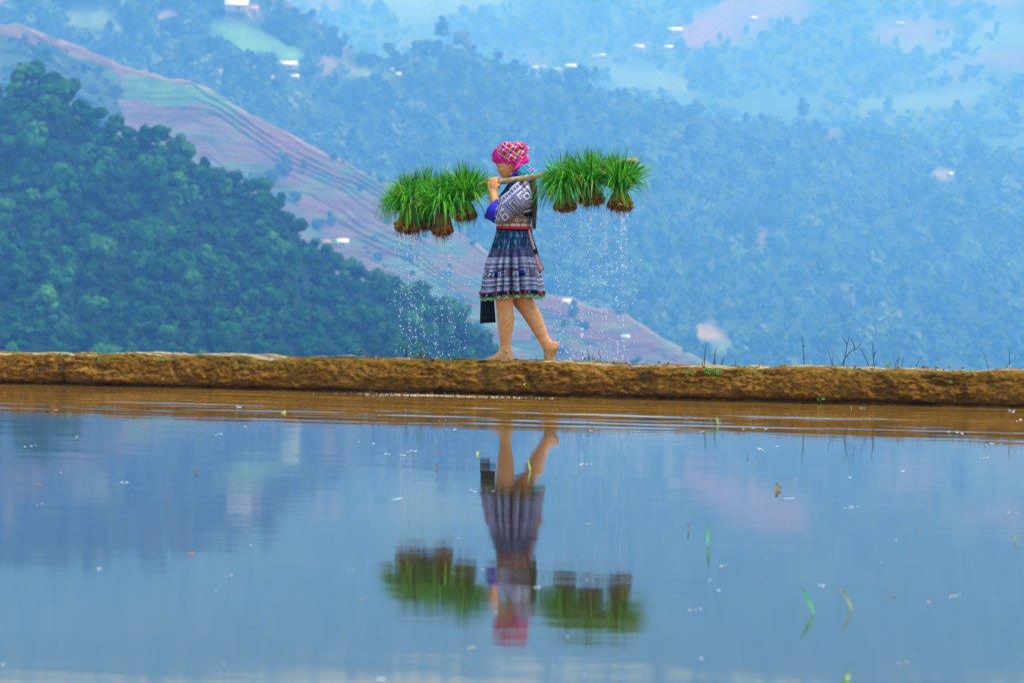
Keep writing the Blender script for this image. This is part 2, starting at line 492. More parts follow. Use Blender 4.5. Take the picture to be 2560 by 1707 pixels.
# ------------------------------------------------------------------ trees
def crown_shape(n, seed, tall=1.0, lumps=9, leaf=0.26, core=True, cone=0.0):
    """leaf clumps on the surface of many small lumps, with a gappy inside; unit crown radius 1, base at 0"""
    r = np.random.default_rng(seed)
    th = r.uniform(0, 2 * np.pi, lumps); hh = r.uniform(0.0, 1.0, lumps)
    rr = r.uniform(0.2, 0.62, lumps) * (1 - cone * hh)
    cen = np.stack([rr * np.cos(th), rr * np.sin(th), (0.35 + 1.15 * hh) * tall], 1)
    rad = r.uniform(0.34, 0.56, lumps) * (1 - 0.5 * cone * hh)
    k = r.integers(0, lumps, n)
    d = r.normal(size=(n, 3)); d[:, 2] = np.abs(d[:, 2]) * 0.9 - 0.25
    d /= np.linalg.norm(d, axis=1)[:, None]
    p = cen[k] + d * rad[k][:, None] * r.uniform(0.82, 1.08, n)[:, None]
    nrm = d + 0.45 * r.normal(size=(n, 3)); nrm /= np.linalg.norm(nrm, axis=1)[:, None]
    t = np.cross(nrm, r.normal(size=(n, 3))); t /= np.linalg.norm(t, axis=1)[:, None]
    b = np.cross(nrm, t)
    s = leaf * r.uniform(0.55, 1.2, n)[:, None]
    q = np.stack([p - t * s - b * s * 0.5, p + t * s * 0.3 - b * s, p + t * s + b * s * 0.4, p - t * s * 0.4 + b * s], 1).reshape(-1, 3)
    f = np.arange(4 * n).reshape(-1, 4)
    if core:
        parts = [(q, f)]
        for c, a in zip(cen, rad):
            v, ff = ball(c, (a * 0.8, a * 0.8, a * 0.78), np.eye(3), 7, 5)
            parts.append((v, ff))
        q, f, _ = merge(parts)
    return q, f


def trunk_shape(h=0.9, r0=0.09):
    pts = [(0, 0, -0.4), (0.02, 0.01, 0), (0.0, 0.03, h * 0.5), (0.04, 0.0, h)]
    ps = [tube(pts, [r0 * 1.3, r0, r0 * 0.75, r0 * 0.45], 7)]
    for a in (0.4, 2.4, 4.5):
        ps.append(tube([(0.02, 0.02, h * 0.6), (0.28 * math.cos(a), 0.28 * math.sin(a), h * 0.95), (0.45 * math.cos(a), 0.45 * math.sin(a), h * 1.25)], [r0 * 0.5, r0 * 0.32, r0 * 0.15], 5))
    v, f, _ = merge(ps)
    return v, f


def forest(name, label, sh, pts, size, tall, tmpl, cols, seed, sink=0.1, cat='forest'):
    """a far wood that reads as one mass"""
    r = np.random.default_rng(seed)
    px, py = pts.T
    d = sh['depth'](px, py)
    base = P(px, py, d)
    sc = d * size * np.exp(r.normal(-.05, .33, len(px))) / FPX / 2
    parts_v, parts_c, fa = [], [], {}
    off = 0
    vs, cs = [], []
    kind = r.integers(0, len(tmpl), len(px))
    for k, (tv, tf) in enumerate(tmpl):
        idx = np.where(kind == k)[0]
        if not len(idx): continue
        a = r.uniform(0, 2 * np.pi, len(idx))
        ca, sa = np.cos(a)[:, None], np.sin(a)[:, None]
        x = tv[None, :, 0] * ca - tv[None, :, 1] * sa
        y = tv[None, :, 0] * sa + tv[None, :, 1] * ca
        z = tv[None, :, 2] * r.uniform(tall[0], tall[1], len(idx))[:, None] - sink
        v = np.stack([x, y, z], -1) * sc[idx][:, None, None] + base[idx][:, None]
        c = np.asarray(cols)[r.integers(0, len(cols), len(idx))] * r.uniform(0.75, 1.25, (len(idx), 1))
        vs.append(v.reshape(-1, 3)); cs.append(np.repeat(c, len(tv), 0))
        for ff in (tf if isinstance(tf, list) else [tf]):
            g = (np.asarray(ff)[None] + (off + np.arange(len(idx)) * len(tv))[:, None, None]).reshape(-1, ff.shape[1])
            fa.setdefault(ff.shape[1], []).append(g)
        off += len(idx) * len(tv)
    me = mesh_np(name, np.concatenate(vs), [np.concatenate(g) for g in fa.values()], [mat_leaf], smooth=False, colors=np.concatenate(cs))
    return tag(link(name, me), label, cat, kind='stuff')


def scatter(n, box, spacing, keep, seed):
    """darts thrown over a hillside, no two nearer than spacing (in picture units, which are even along a hillside)"""
    r = np.random.default_rng(seed)
    q = r.uniform((box[0], box[1]), (box[2], box[3]), (n, 2))
    q = q[keep(q[:, 0], q[:, 1])]
    cell = {}
    out = []
    for p in q:
        g = (int(p[0] // spacing), int(p[1] // spacing))
        ok = True
        for i in (-1, 0, 1):
            for j in (-1, 0, 1):
                for o2 in cell.get((g[0] + i, g[1] + j), ()):
                    if (o2[0] - p[0]) ** 2 + (o2[1] - p[1]) ** 2 < spacing ** 2: ok = False; break
        if ok:
            cell.setdefault(g, []).append(p); out.append(p)
    return np.array(out)


mat_leaf = mat('far_foliage', attr=True, rough=0.85, spec=0.15)
GREENS = [(0.02, 0.085, 0.022), (0.04, 0.12, 0.03), (0.015, 0.055, 0.02), (0.08, 0.17, 0.045), (0.05, 0.10, 0.04), (0.12, 0.20, 0.06)]
far_t = [crown_shape(60, 100 + k, tall=[0.95, 1.1, 0.85, 1.5, 1.0, 1.2][k], lumps=7, leaf=0.24, cone=[0, 0, 0, 0.8, 0.1, 0.3][k]) for k in range(6)]


def clear(polys):
    return lambda x, y: ~np.any([in_poly(x, y, p) for p, _ in polys], axis=0)


HC_ = [(592, 30, 70), (634, 31, 30), (722, 172, 44), (551, 183, 14), (631, 176, 13), (682, 203, 15), (737, 197, 22), (998, 192, 18), (979, 176, 12), (2376, 440, 20)]
HD_ = [(1339, 173, 15), (1359, 170, 13), (1393, 178, 20), (1427, 173, 27), (1486, 144, 16), (1505, 143, 17), (1597, 125, 26), (1672, 124, 22), (1687, 84, 36), (1883, 51, 20), (2246, 64, 28)]
def off_house(x, y, hs, up): return ~np.any([(np.abs(x - a) < w_ * .5 + 9) & (y > b - 5) & (y < b + up) for a, b, w_ in hs], axis=0)
cC0 = clear(PATCH_C)
def cC(x, y): return cC0(x, y) & cC0(x, y - 20) & off_house(x, y, HC_, 42)
ptsC = scatter(60000, (-1000, -180, 3400, 990), 17, lambda x, y: cC(x, y) & (y > np.interp(x, *np.asarray(SIL_C).T) + 1) & (y < np.interp(x, *np.asarray(SIL_B).T) + 40) &
               (fbm(x / 130, y / 110, 61, 3) > -0.8), 5)
forest('far_forest', 'hazy blue green forest covering the big slope behind the terraced ridge', Cc, ptsC, 33, (0.85, 1.25), far_t, GREENS, 6)
cD = clear(PATCH_D)
ptsD = scatter(24000, (-1000, -470, 3500, 420), 17, lambda x, y: cD(x, y) & off_house(x, y, HD_, 34) & (y > np.interp(x, *np.asarray(SIL_D).T) + 2) & (y < np.interp(x, *np.asarray(SIL_C).T) + 30) & (fbm(x / 170, y / 90, 71, 3) > -0.42), 8)
forest('distant_forest', 'palest patchy woodland on the highest and farthest mountainside', D, ptsD, 32, (0.7, 1.1), far_t, GREENS, 9)
ptsB = scatter(16000, (-1500, -30, 1900, 990), 15, lambda x, y: (y > np.interp(x, *np.asarray(SIL_B).T) + 4) & (
    ((x < 300) & (y > np.interp(x, *np.asarray(SIL_B).T) + np.interp(x, [0, 200, 300], [30, 22, 40])) & (fbm(x / 60, y / 50, 31, 3) > -0.35)) |
    ((x >= 300) & ((fbm(x / 70, y / 40, 32, 3) > 0.42) | ((y < np.interp(x, *np.asarray(SIL_B).T) + 10) & (fbm(x / 40, y / 40, 33, 2) > 0.1))) & ~in_poly(x, y, [(318, 192), (480, 200), (640, 290), (700, 380), (320, 340)]))), 10)
forest('hedgerow', 'low shrubs scattered over the terraced ridge and its bushy upper end', B, ptsB, 22, (0.7, 1.0), far_t, GREENS, 11, cat='shrubs')

# the near hill: its trees one by one
mat_near = mat('near_foliage', rough=0.8, spec=0.2, objrand=[(0.004, 0.06, 0.010), (0.010, 0.11, 0.014), (0.004, 0.045, 0.012), (0.03, 0.17, 0.02), (0.006, 0.075, 0.010), (0.06, 0.22, 0.03), (0.003, 0.04, 0.010), (0.018, 0.13, 0.018)], noise=(1.2, 0.75, 1.25))
mat_bark = mat('bark', (0.09, 0.065, 0.045), 0.9, 0.1, noise=(6, 0.6, 1.3))
near_me = []
for k in range(9):
    v, f = crown_shape(520, 200 + k, tall=[1.0, 1.2, 0.9, 1.1, 1.35, 0.95, 1.0, 1.6, 1.15][k], lumps=[11, 13, 9, 12, 14, 10, 8, 12, 15][k], leaf=0.12, cone=[0, 0, 0, 0.1, 0.2, 0, 0, 0.75, 0.1][k])
    v = v + np.array([0, 0, 0.15])
    tv, tf = trunk_shape(0.9, 0.08)
    vv, ff, _ = merge([(v, f), (tv, tf)])
    nq, nt_ = sum(len(x) for x in (f if isinstance(f, list) else [f]) if x.shape[1] == 4), 0
    me = mesh_np('forest_tree', vv, ff, [mat_near, mat_bark], smooth=False)
    # trunk faces use the bark
    idx = np.zeros(len(me.polygons), np.int32)
    first = np.empty(len(me.polygons), np.int32); me.polygons.foreach_get('loop_start', first)
    li = np.empty(len(me.loops), np.int32); me.loops.foreach_get('vertex_index', li)
    idx[li[first] >= len(v)] = 1
    me.polygons.foreach_set('material_index', idx)
    near_me.append(me)

sa = np.asarray(SIL_A)
crest_x = np.array([-60, -10, 28, 62, 98, 132, 170, 205, 245, 285, 318, 362, 398, 436, 470, 508, 545, 585, 622, 658, 690, 712, 745, 778, 806, 836, 866, 898, 930, 962, 990, 1020, 1052, 1082, 1110, 1138, 1166, 1190, 1214, 1236])
crest = np.stack([crest_x, np.interp(crest_x, sa[:, 0], sa[:, 1]) + 3], 1)
body = scatter(6000, (-60, 220, 1260, 965), 38, lambda x, y: y > np.interp(x, sa[:, 0], sa[:, 1]) + 26, 12)
body = body[np.argsort(-body[:, 1])]
room = 299 - len(crest)
seen = body[:, 1] < 950
rest = body[~seen]
body = body[seen]
if len(body) > room:
    pick = np.random.default_rng(3).permutation(len(body))
    rest = np.concatenate([rest, body[pick[room:]]]); body = body[pick[:room]]
r_ = np.random.default_rng(13)
zones = [('upper left shoulder of the dark near hill', 230, 430), ('middle flank of the dark near hill', 520, 720), ('lower foot of the dark near hill just above the dike', 0, 0)]
first_of = {}
print('near trees', len(crest), len(body), len(rest))


def near_tree(px, py, wpx, k, label, group, tall=1.0):
    d = float(A['depth'](px, py)); p = P(px, py, d)
    o = bpy.data.objects.new('forest_tree', near_me[k]); COL.objects.link(o)
    s = d * wpx / FPX / 2
    o.location = (float(p[0]), float(p[1]), float(p[2]) - 0.25 * s)
    o.scale = (s, s, s * tall); o.rotation_euler = (0, 0, r_.uniform(0, 6.28))
    tag(o, label, 'tree', group)


for i, (x, y) in enumerate(crest):
    wpx = r_.uniform(46, 66)
    tl = r_.uniform(0.85, 1.1)
    lab = 'dark tree standing on the crest line of the near hill against the paler land behind'
    if i in (3, 4):
        wpx, tl = 88, 0.9
        lab = ['broad round tree just left of the highest point of the near hill crest', 'big dome topped tree at the highest point of the near hill crest'][i - 3]
    if x > 1150: wpx *= 0.7
    near_tree(x, y, wpx, int(r_.integers(0, 9)), lab, 'trees along the crest of the near hill', tl)
for x, y in body:
    if y < 560: lab = 'dense green tree in the wood on the upper flank of the near hill'
    elif y < 760: lab = 'dense green tree in the wood on the middle flank of the near hill'
    else: lab = 'dense green tree in the wood at the foot of the near hill above the dike'
    near_tree(x, y, float(np.clip(55 * np.exp(r_.normal(0, .28)), 36, 120)), int(r_.integers(0, 9)), lab, lab.replace('dense green tree in the wood', 'trees'), r_.uniform(0.8, 1.15))
under = scatter(18000, (-1700, 200, 1300, 1000), 19, lambda x, y: y > np.interp(x, sa[:, 0], sa[:, 1]) + 8, 14)
if len(rest): under = np.concatenate([under, rest])
mid_t = [crown_shape(110, 300 + k, tall=1.0, lumps=7, leaf=0.2) for k in range(5)]
forest('undergrowth', 'low bushes filling the gaps between the trees of the near hill', A, under, 36, (0.7, 1.0), mid_t, [(0.008, 0.055, 0.015), (0.014, 0.075, 0.02), (0.025, 0.10, 0.03)], 15, cat='bushes')

# single trees standing out on the terraces
mat_tree = mat('terrace_tree_foliage', rough=0.85, spec=0.15, objrand=[(0.03, 0.075, 0.02), (0.05, 0.11, 0.03), (0.04, 0.09, 0.025)], noise=(0.6, 0.75, 1.25))
tree_c = [mesh_np('crown', *crown_shape(260, 400 + k, tall=[1.15, 1.5, 0.9][k], lumps=9, leaf=0.17, cone=[0.1, 0.6, 0][k]), [mat_tree], smooth=False) for k in range(3)]
tree_t = mesh_np('trunk', *trunk_shape(0.9, 0.07), [mat_bark])


def lone_tree(sh, px, py, wpx, k, label, group=None, tall=1.0):
    d = float(sh['depth'](px, py)) - 2; p = P(px, py, d); s = d * wpx / FPX / 2
    e = empty('tree', p, label, 'tree', group); e.scale = (s, s, s * tall); e.rotation_euler = (0, 0, px * 1.7)
    c = link('crown', tree_c[k], e); c.location = (0, 0, -0.1)
    link('trunk', tree_t, e)


for a in [(B, 713, 432, 46, 0, 'leafy tree with a rounded head on the pinkish terraces right of the near hill crest', 1.0),
          (B, 759, 428, 24, 1, 'slim pointed tree on the pinkish terraces right of the rounded tree', 1.1),
          (B, 682, 452, 40, 2, 'bushy tree left of and below the rounded tree on the pinkish terraces', 0.9),
          (B, 738, 500, 34, 2, 'low bushy tree on the terraces left of the small white roofed house', 0.9),
          (B, 829, 560, 30, 0, 'dark small tree above the white roofed house on the terraces', 1.1),
          (B, 795, 572, 40, 2, 'wide dark bush tree just left above the white roofed house', 0.8),
          (B, 902, 478, 26, 2, 'small shrubby tree on the terraced crest behind the left seedlings', 0.8),
          (B, 1432, 790, 34, 0, 'dark tree on the pink terraces behind the falling drops under the right seedlings', 1.2),
          (B, 1455, 822, 40, 2, 'low spreading bush tree on the pink terraces beside the dark tree', 0.7),
          (B, 1412, 815, 24, 2, 'small bush tree below the pale hut on the pink terraces', 0.8),
          (D, 2494, 92, 30, 1, 'lone dark tree in the pale yellow green field near the top right corner', 1.1),
          (D, 2434, 140, 22, 0, 'lone round tree at the lower edge of the pale top right field', 0.9),
          (Cc, 548, 150, 40, 1, 'tall dark tree left of the white roofed houses below the teal field', 1.3),
          (Cc, 590, 185, 50, 0, 'big dark round tree between the small white houses below the teal field', 1.1),
          (Cc, 660, 190, 52, 0, 'big dark tree under the long white roof below the teal field', 1.1),
          (Cc, 700, 225, 44, 2, 'dark bushy tree lowest of the group below the white roofed houses', 1.0),
          (Cc, 470, 30, 50, 0, 'dark round tree left of the large white roofed farmhouse at the top', 1.0),
          (Cc, 700, 60, 56, 0, 'dark spreading tree right of the large farmhouse above the teal field', 1.0),
          (Cc, 820, 130, 50, 0, 'dark leafy tree above the orange dirt track', 1.1),
          (Cc, 768, 160, 26, 1, 'narrow pointed tree left of the foot of the orange dirt track', 1.3)]:
    lone_tree(*a[:6], tall=a[6])

# ------------------------------------------------------------------ houses
mat_roof_w = mat('pale_sheet_roof', (0.82, 0.82, 0.84), 0.5, 0.4, noise=(0.4, 0.92, 1.03))
mat_roof_b = mat('blue_sheet_roof', (0.45, 0.58, 0.68), 0.5, 0.4, noise=(0.4, 0.9, 1.05))
mat_roof_o = mat('orange_tile_roof', (0.55, 0.30, 0.18), 0.8, 0.2, noise=(0.5, 0.8, 1.1))
mat_wall = mat('mud_plaster', (0.48, 0.38, 0.30), 0.9, 0.1, noise=(0.5, 0.85, 1.1))
mat_dark = mat('dark_opening', (0.03, 0.025, 0.02), 0.9, 0.1)


def box(c, h, rz=0.0):
    c, h = np.asarray(c, float), np.asarray(h, float)
    s = np.array([[-1, -1, -1], [1, -1, -1], [1, 1, -1], [-1, 1, -1], [-1, -1, 1], [1, -1, 1], [1, 1, 1], [-1, 1, 1]], float) * h
    ca, sa_ = math.cos(rz), math.sin(rz)
    s = s @ np.array([[ca, sa_, 0], [-sa_, ca, 0], [0, 0, 1]])
    return s + c, np.array([[0, 3, 2, 1], [4, 5, 6, 7], [0, 1, 5, 4], [1, 2, 6, 5], [2, 3, 7, 6], [3, 0, 4, 7]])


def house(sh, px, py, wpx, label, roof=None, rz=0.0, tall=0.42, group='houses on the far hillsides'):
    d = float(sh['depth'](px, py)) - 3
    p = P(px, py, d); wd = wpx / FPX * d
    hw, hd, hh = wd * 0.46, wd * 0.30, wd * tall * 0.55
    e = empty('hill_house', p, label, 'house', group); e.rotation_euler = (0, 0, rz)
    wl = link('wall', mesh_np('wall', *box((0, 0, hh / 2 - 0.5), (hw, hd, hh / 2 + 0.5)), [mat_wall], smooth=False), e)
    dv, df, _ = merge([(*box((hw * x, -hd - 0.03, hh * 0.4), (hw * 0.1, 0.05, hh * 0.36)), None) for x in (0.15,)])
    link('doorway', mesh_np('doorway', dv, df, [mat_dark], smooth=False), wl)
    rh = wd * tall * 0.62
    o2, t = 1.12, wd * 0.015
    a = np.array([(-hw * o2, -hd * 1.25, hh * 0.96), (hw * o2, -hd * 1.25, hh * 0.96), (hw * o2, 0, hh + rh), (-hw * o2, 0, hh + rh), (-hw * o2, hd * 1.25, hh * 0.96), (hw * o2, hd * 1.25, hh * 0.96)])
    v = np.concatenate([a, a + (0, 0, t)])
    f4 = np.array([[0, 1, 2, 3], [3, 2, 5, 4], [7, 6, 9, 8], [8, 9, 10, 11], [0, 6, 7, 1], [4, 5, 11, 10]])
    f4b = np.array([[0, 3, 9, 6], [3, 4, 10, 9], [1, 7, 8, 2], [2, 8, 11, 5]])
    link('roof', mesh_np('roof', v, [np.concatenate([f4, f4b])], [roof or mat_roof_w], smooth=False), e)


for a in [(Cc, 592, 30, 58, 'large farmhouse with a long white roof on bare earth above the teal field', None, 0.05, 0.45),
          (Cc, 634, 31, 26, 'pale annex built against the right end of the large farmhouse', mat_roof_o, 0.1, 0.5),
          (Cc, 722, 172, 40, 'white roofed house at the lower right corner of the teal field', None, 0.25, 0.4),
          (Cc, 551, 183, 14, 'tiny white roofed shed left of the dark trees below the teal field', None, 0.1, 0.5),
          (Cc, 631, 176, 13, 'tiny square white hut between the two big dark trees', None, -0.2, 0.8),
          (Cc, 682, 203, 15, 'small white hut half hidden under the big dark tree', None, 0.3, 0.8),
          (Cc, 737, 197, 22, 'small white roof just below the white roofed house', None, 0.2, 0.4),
          (Cc, 998, 192, 18, 'small bright hut alone on the wooded crest left of the walker', None, 0.3, 0.5),
          (Cc, 979, 176, 12, 'faint grey hut above the small bright hut on the wooded crest', mat_roof_b, 0.2, 0.4),
          (D, 1339, 173, 15, 'tiny white roof first on the left in the row of village roofs', None, 0.2, 0.45),
          (D, 1359, 170, 13, 'faint narrow roof second from the left in the row of village roofs', mat_roof_b, 0.2, 0.35),
          (D, 1393, 178, 20, 'low pale roof between the narrow roof and the long white roof', mat_roof_b, 0.1, 0.35),
          (D, 1427, 173, 27, 'long bright white roof at the right end of the village row', None, 0.0, 0.4),
          (D, 1486, 144, 16, 'faint grey roof left of the small white roof above the village row', mat_roof_b, 0.1, 0.3),
          (D, 1505, 143, 17, 'small white roof above and right of the village row', None, 0.1, 0.4),
          (D, 1597, 125, 26, 'pale roof leaning on a bare earth bank above the village', None, 0.4, 0.4),
          (D, 1672, 124, 22, 'bright short roof below the topmost white roof', None, 0.0, 0.4),
          (D, 1687, 84, 36, 'long bright roof highest above the village on the edge of the pink slope', None, 0.0, 0.35),
          (D, 1883, 51, 20, 'lone white roof on the wide pink slope at the top', None, 0.5, 0.4),
          (D, 2246, 64, 28, 'very faint long roof beside the pale top right field', mat_roof_b, 0.0, 0.25),
          (B, 857, 614, 30, 'white roofed house with a grey wall on the terraces left of the drops', None, 0.05, 0.5),
          (B, 816, 612, 20, 'small orange roofed hut beside the terrace house', mat_roof_o, 0.3, 0.5),
          (B, 1416, 762, 22, 'pale box like hut on the pink terraces right of the skirt', None, 0.0, 0.6),
          (B, 1563, 850, 24, 'small blue roofed hut on the lower pink terraces', mat_roof_b, 0.05, 0.5),
          (Cc, 2376, 440, 16, 'tiny white hut on the small bare clearing at the right', None, 0.4, 0.5)]:
    house(*a)

# ------------------------------------------------------------------ haze
hb = np.array([[-3600, -80, -170], [3600, -80, -170], [3600, 5900, -170], [-3600, 5900, -170], [-3600, -80, 950], [3600, -80, 950], [3600, 5900, 950], [-3600, 5900, 950]], float)
mh = bpy.data.materials.new('haze_air'); mh.use_nodes = True
nt = mh.node_tree; nt.nodes.remove(nt.nodes['Principled BSDF'])
pv = nt.nodes.new('ShaderNodeVolumePrincipled')
HAZE_COL, HAZE_DEN = (0.138, 0.41, 1.0), 0.00058
pv.inputs['Color'].default_value = (*HAZE_COL, 1)
pv.inputs['Absorption Color'].default_value = (1, 1, 1, 1)
pv.inputs['Density'].default_value = HAZE_DEN
pv.inputs['Anisotropy'].default_value = 0.0
nt.links.new(pv.outputs[0], nt.nodes['Material Output'].inputs['Volume'])
ho = link('haze', mesh_np('haze', hb, np.array([[0, 3, 2, 1], [4, 5, 6, 7], [0, 1, 5, 4], [1, 2, 6, 5], [2, 3, 7, 6], [3, 0, 4, 7]]), [mh], smooth=False))
tag(ho, 'pale blue haze filling the valley air', 'haze', kind='stuff')
# ================================================================== water
def water_height(s, n, y):
    """s along the dike, n away from camera; small real waves"""
    front = -0.38
    q = front - n                                   # metres out from the dike
    h = 0.00030 * fbm(s / 0.9, n / 0.22, 201, 3) + 0.0011 * fbm(s / 3.0, n / 1.6, 205, 2)
    near = sstep(3.3, 1.2, q) * (0.35 + 0.65 * sstep(-5, -1.2, s) ) * (0.55 + 0.45 * sstep(5.0, 1.5, np.abs(s + 0.2)))
    warp = 0.10 * fbm(s / 1.8, n / 1.2, 210, 3)
    h = h + near * (0.0068 * fbm(s / 1.5 + 0.4 * warp, (q + warp) / 0.17, 215, 2) * (0.15 + 1.1 * vnoise(s / 1.6, n / 0.55, 218)) + 0.0015 * fbm(s / 0.35, n / 0.07, 220, 2))
    return h


ss = np.concatenate([np.linspace(-40, -6, 40)[:-1], np.linspace(-6, 6, 260), np.linspace(6, 40, 40)[1:]])
nn = np.concatenate([np.linspace(-40, -14, 30)[:-1], np.linspace(-14, -4.2, 260)[:-1], np.linspace(-4.2, -0.1, 260)])
SS, NN = np.meshgrid(ss, nn)
wv = W(SS, NN, water_height(SS, NN, None))
mw = bpy.data.materials.new('muddy_water'); mw.use_nodes = True
nt = mw.node_tree; b = nt.nodes['Principled BSDF']
tc = nt.nodes.new('ShaderNodeTexCoord')
nz = nt.nodes.new('ShaderNodeTexNoise'); nz.inputs['Scale'].default_value = 0.6; nz.inputs['Detail'].default_value = 5
nt.links.new(tc.outputs['Object'], nz.inputs['Vector'])
cr = nt.nodes.new('ShaderNodeValToRGB'); cr.color_ramp.elements[0].position = 0.35; cr.color_ramp.elements[1].position = 0.7
cr.color_ramp.elements[0].color = (0.035, 0.02, 0.006, 1); cr.color_ramp.elements[1].color = (0.05, 0.03, 0.01, 1)
nt.links.new(nz.outputs['Fac'], cr.inputs[0])
nt.nodes.remove(b)
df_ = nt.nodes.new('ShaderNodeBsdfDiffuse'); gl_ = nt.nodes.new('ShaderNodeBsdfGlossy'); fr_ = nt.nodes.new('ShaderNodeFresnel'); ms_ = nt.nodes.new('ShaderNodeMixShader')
gl_.inputs['Color'].default_value = (0.93, 0.93, 1.0, 1); gl_.inputs['Roughness'].default_value = 0.036; fr_.inputs['IOR'].default_value = 1.75  # reflections tinted blue, standing in for a bluer sky
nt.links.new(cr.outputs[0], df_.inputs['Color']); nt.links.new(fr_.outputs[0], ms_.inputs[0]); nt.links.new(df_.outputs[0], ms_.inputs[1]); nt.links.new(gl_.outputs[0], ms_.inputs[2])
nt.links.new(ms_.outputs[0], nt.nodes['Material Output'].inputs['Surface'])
mp = nt.nodes.new('ShaderNodeMapping'); mp.inputs['Rotation'].default_value = (0, 0, -math.atan2(U[1], U[0])); mp.inputs['Scale'].default_value = (1.2, 9, 1)
nt.links.new(tc.outputs['Object'], mp.inputs['Vector'])
n2 = nt.nodes.new('ShaderNodeTexNoise'); n2.inputs['Scale'].default_value = 2.0; n2.inputs['Detail'].default_value = 3
nt.links.new(mp.outputs[0], n2.inputs['Vector'])
bp = nt.nodes.new('ShaderNodeBump'); bp.inputs['Strength'].default_value = 0.08; bp.inputs['Distance'].default_value = 0.003
nt.links.new(n2.outputs['Fac'], bp.inputs['Height']); nt.links.new(bp.outputs[0], gl_.inputs['Normal']); nt.links.new(bp.outputs[0], fr_.inputs['Normal'])
mud_reflect = sstep(4.2, .4, -0.38 - NN + .5 * fbm(SS / 1.5, NN / .8, 230, 3))[..., None]
wcol = np.array((0.045, 0.028, 0.010)) * (1 - mud_reflect) + np.array((0.30, 0.135, 0.018)) * mud_reflect  # browner by the dike: silt, plus the dike's reflection painted in
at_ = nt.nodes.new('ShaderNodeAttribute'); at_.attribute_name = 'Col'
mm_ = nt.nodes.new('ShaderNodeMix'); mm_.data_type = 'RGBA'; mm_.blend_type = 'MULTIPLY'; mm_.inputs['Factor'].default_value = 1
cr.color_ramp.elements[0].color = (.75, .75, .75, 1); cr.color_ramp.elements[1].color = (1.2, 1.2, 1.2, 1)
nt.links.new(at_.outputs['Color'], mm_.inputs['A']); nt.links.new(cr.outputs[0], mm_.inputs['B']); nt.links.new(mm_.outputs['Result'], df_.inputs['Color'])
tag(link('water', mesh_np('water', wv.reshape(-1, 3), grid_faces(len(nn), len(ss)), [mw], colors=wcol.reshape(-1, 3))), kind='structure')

# ================================================================== dike
ds = np.concatenate([np.linspace(-16, -5, 160)[:-1], np.linspace(-5, 5, 1500), np.linspace(5, 16, 160)[1:]])
prof = np.array([(-0.52, -0.22), (-0.40, -0.03), (-0.365, 0.003), (-0.36, 0.014), (-0.39, 0.024), (-0.405, 0.05), (-0.40, 0.11), (-0.388, 0.16), (-0.372, 0.20), (-0.355, 0.222), (-0.325, 0.233), (-0.2, 0.232), (0.0, 0.228), (0.16, 0.23), (0.25, 0.222), (0.34, 0.15), (0.5, -0.2), (0.62, -0.6)])
seglen = np.concatenate([[0], np.cumsum(np.linalg.norm(np.diff(prof, axis=0), axis=1))])
tt = np.concatenate([np.linspace(0, seglen[2], 6)[:-1], np.linspace(seglen[2], seglen[10], 52)[:-1], np.linspace(seglen[10], seglen[14], 40)[:-1], np.linspace(seglen[14], seglen[-1], 10)])
pn, pz = np.interp(tt, seglen, prof[:, 0]), np.interp(tt, seglen, prof[:, 1])
S2, T2 = np.meshgrid(ds, tt)
PN = np.broadcast_to(pn[:, None], S2.shape).copy(); PZ = np.broadcast_to(pz[:, None], S2.shape).copy()
facew = np.broadcast_to(((tt > seglen[2]) & (tt < seglen[11])).astype(float)[:, None], S2.shape)
topw = sstep(0.12, 0.22, PZ)
front = sstep(-0.1, -0.3, PN)
big = fbm(S2 / 0.55, T2 / 0.4, 301, 3)
med = fbm(S2 / 0.13, T2 / 0.09, 305, 4, 0.55)
ridge = 1 - np.abs(fbm(S2 / 0.22, T2 / 0.16, 309, 3)) * 2
crack = np.clip((np.clip(1 - np.abs(fbm(S2 / 0.9 + 0.5 * T2, T2 / 0.9, 313, 3)) * 9, 0, 1)), 0, 1) * (vnoise(S2 / 0.8, T2 / 0.5, 320) > 0.45)
clod = np.clip(fbm(S2 / 0.05, T2 / 0.035, 317, 3, 0.6), -1, 1)
lowband = np.broadcast_to(np.exp(-((tt - seglen[2] - 0.02) / 0.03) ** 2)[:, None], S2.shape)
calm = sstep(-.25, .35, fbm(S2 / .45, T2 / .12, 318, 3))
layer = fbm(S2 / 0.20, T2 / 0.045, 321, 5, .6)
disp = 0.022 * big + (0.010 + 0.022 * calm) * layer - (0.004 + 0.012 * calm) * np.clip(ridge, 0, 1) + (0.006 + 0.016 * calm) * clod + 0.010 * fbm(S2 / 0.022, T2 / 0.016, 319, 3) - 0.022 * crack - 0.045 * lowband * (vnoise(S2 / 0.2, S2 * 0, 325) * .9 + .1)
PN -= disp * (0.25 + 0.75 * facew) * front
hgt = 0.018 * fbm(S2 / 0.6, S2 * 0, 330, 3) + 0.010 * fbm(S2 / 0.16, S2 * 0, 334, 2) + 0.006 * fbm(S2 / 0.04, PN / 0.05, 336, 2)
notch = -0.014 * np.exp(-((S2 + 1.85) / 0.11) ** 2) - 0.012 * np.exp(-((S2 - 1.87) / 0.07) ** 2) - 0.012 * np.exp(-((S2 - 1.0) / 0.3) ** 2) + 0.008 * np.exp(-((S2 - 0.62) / 0.35) ** 2)
PZ += topw * (hgt + notch + 0.004 * clod + 0.004 * med)
dv = W(S2, PN, PZ).reshape(-1, 3)
moss = sstep(-0.15, 0.35, fbm(S2 / 0.4, T2 / 0.15, 340, 3) + 1.2 * sstep(0.13, 0.23, PZ) - 0.75)
wet = sstep(0.10, 0.0, PZ + 0.02 * fbm(S2 / 0.2, T2, 345, 2))
dryc = sstep(0.1, 0.5, fbm(S2 / 0.35, T2 / 0.12, 350, 4))
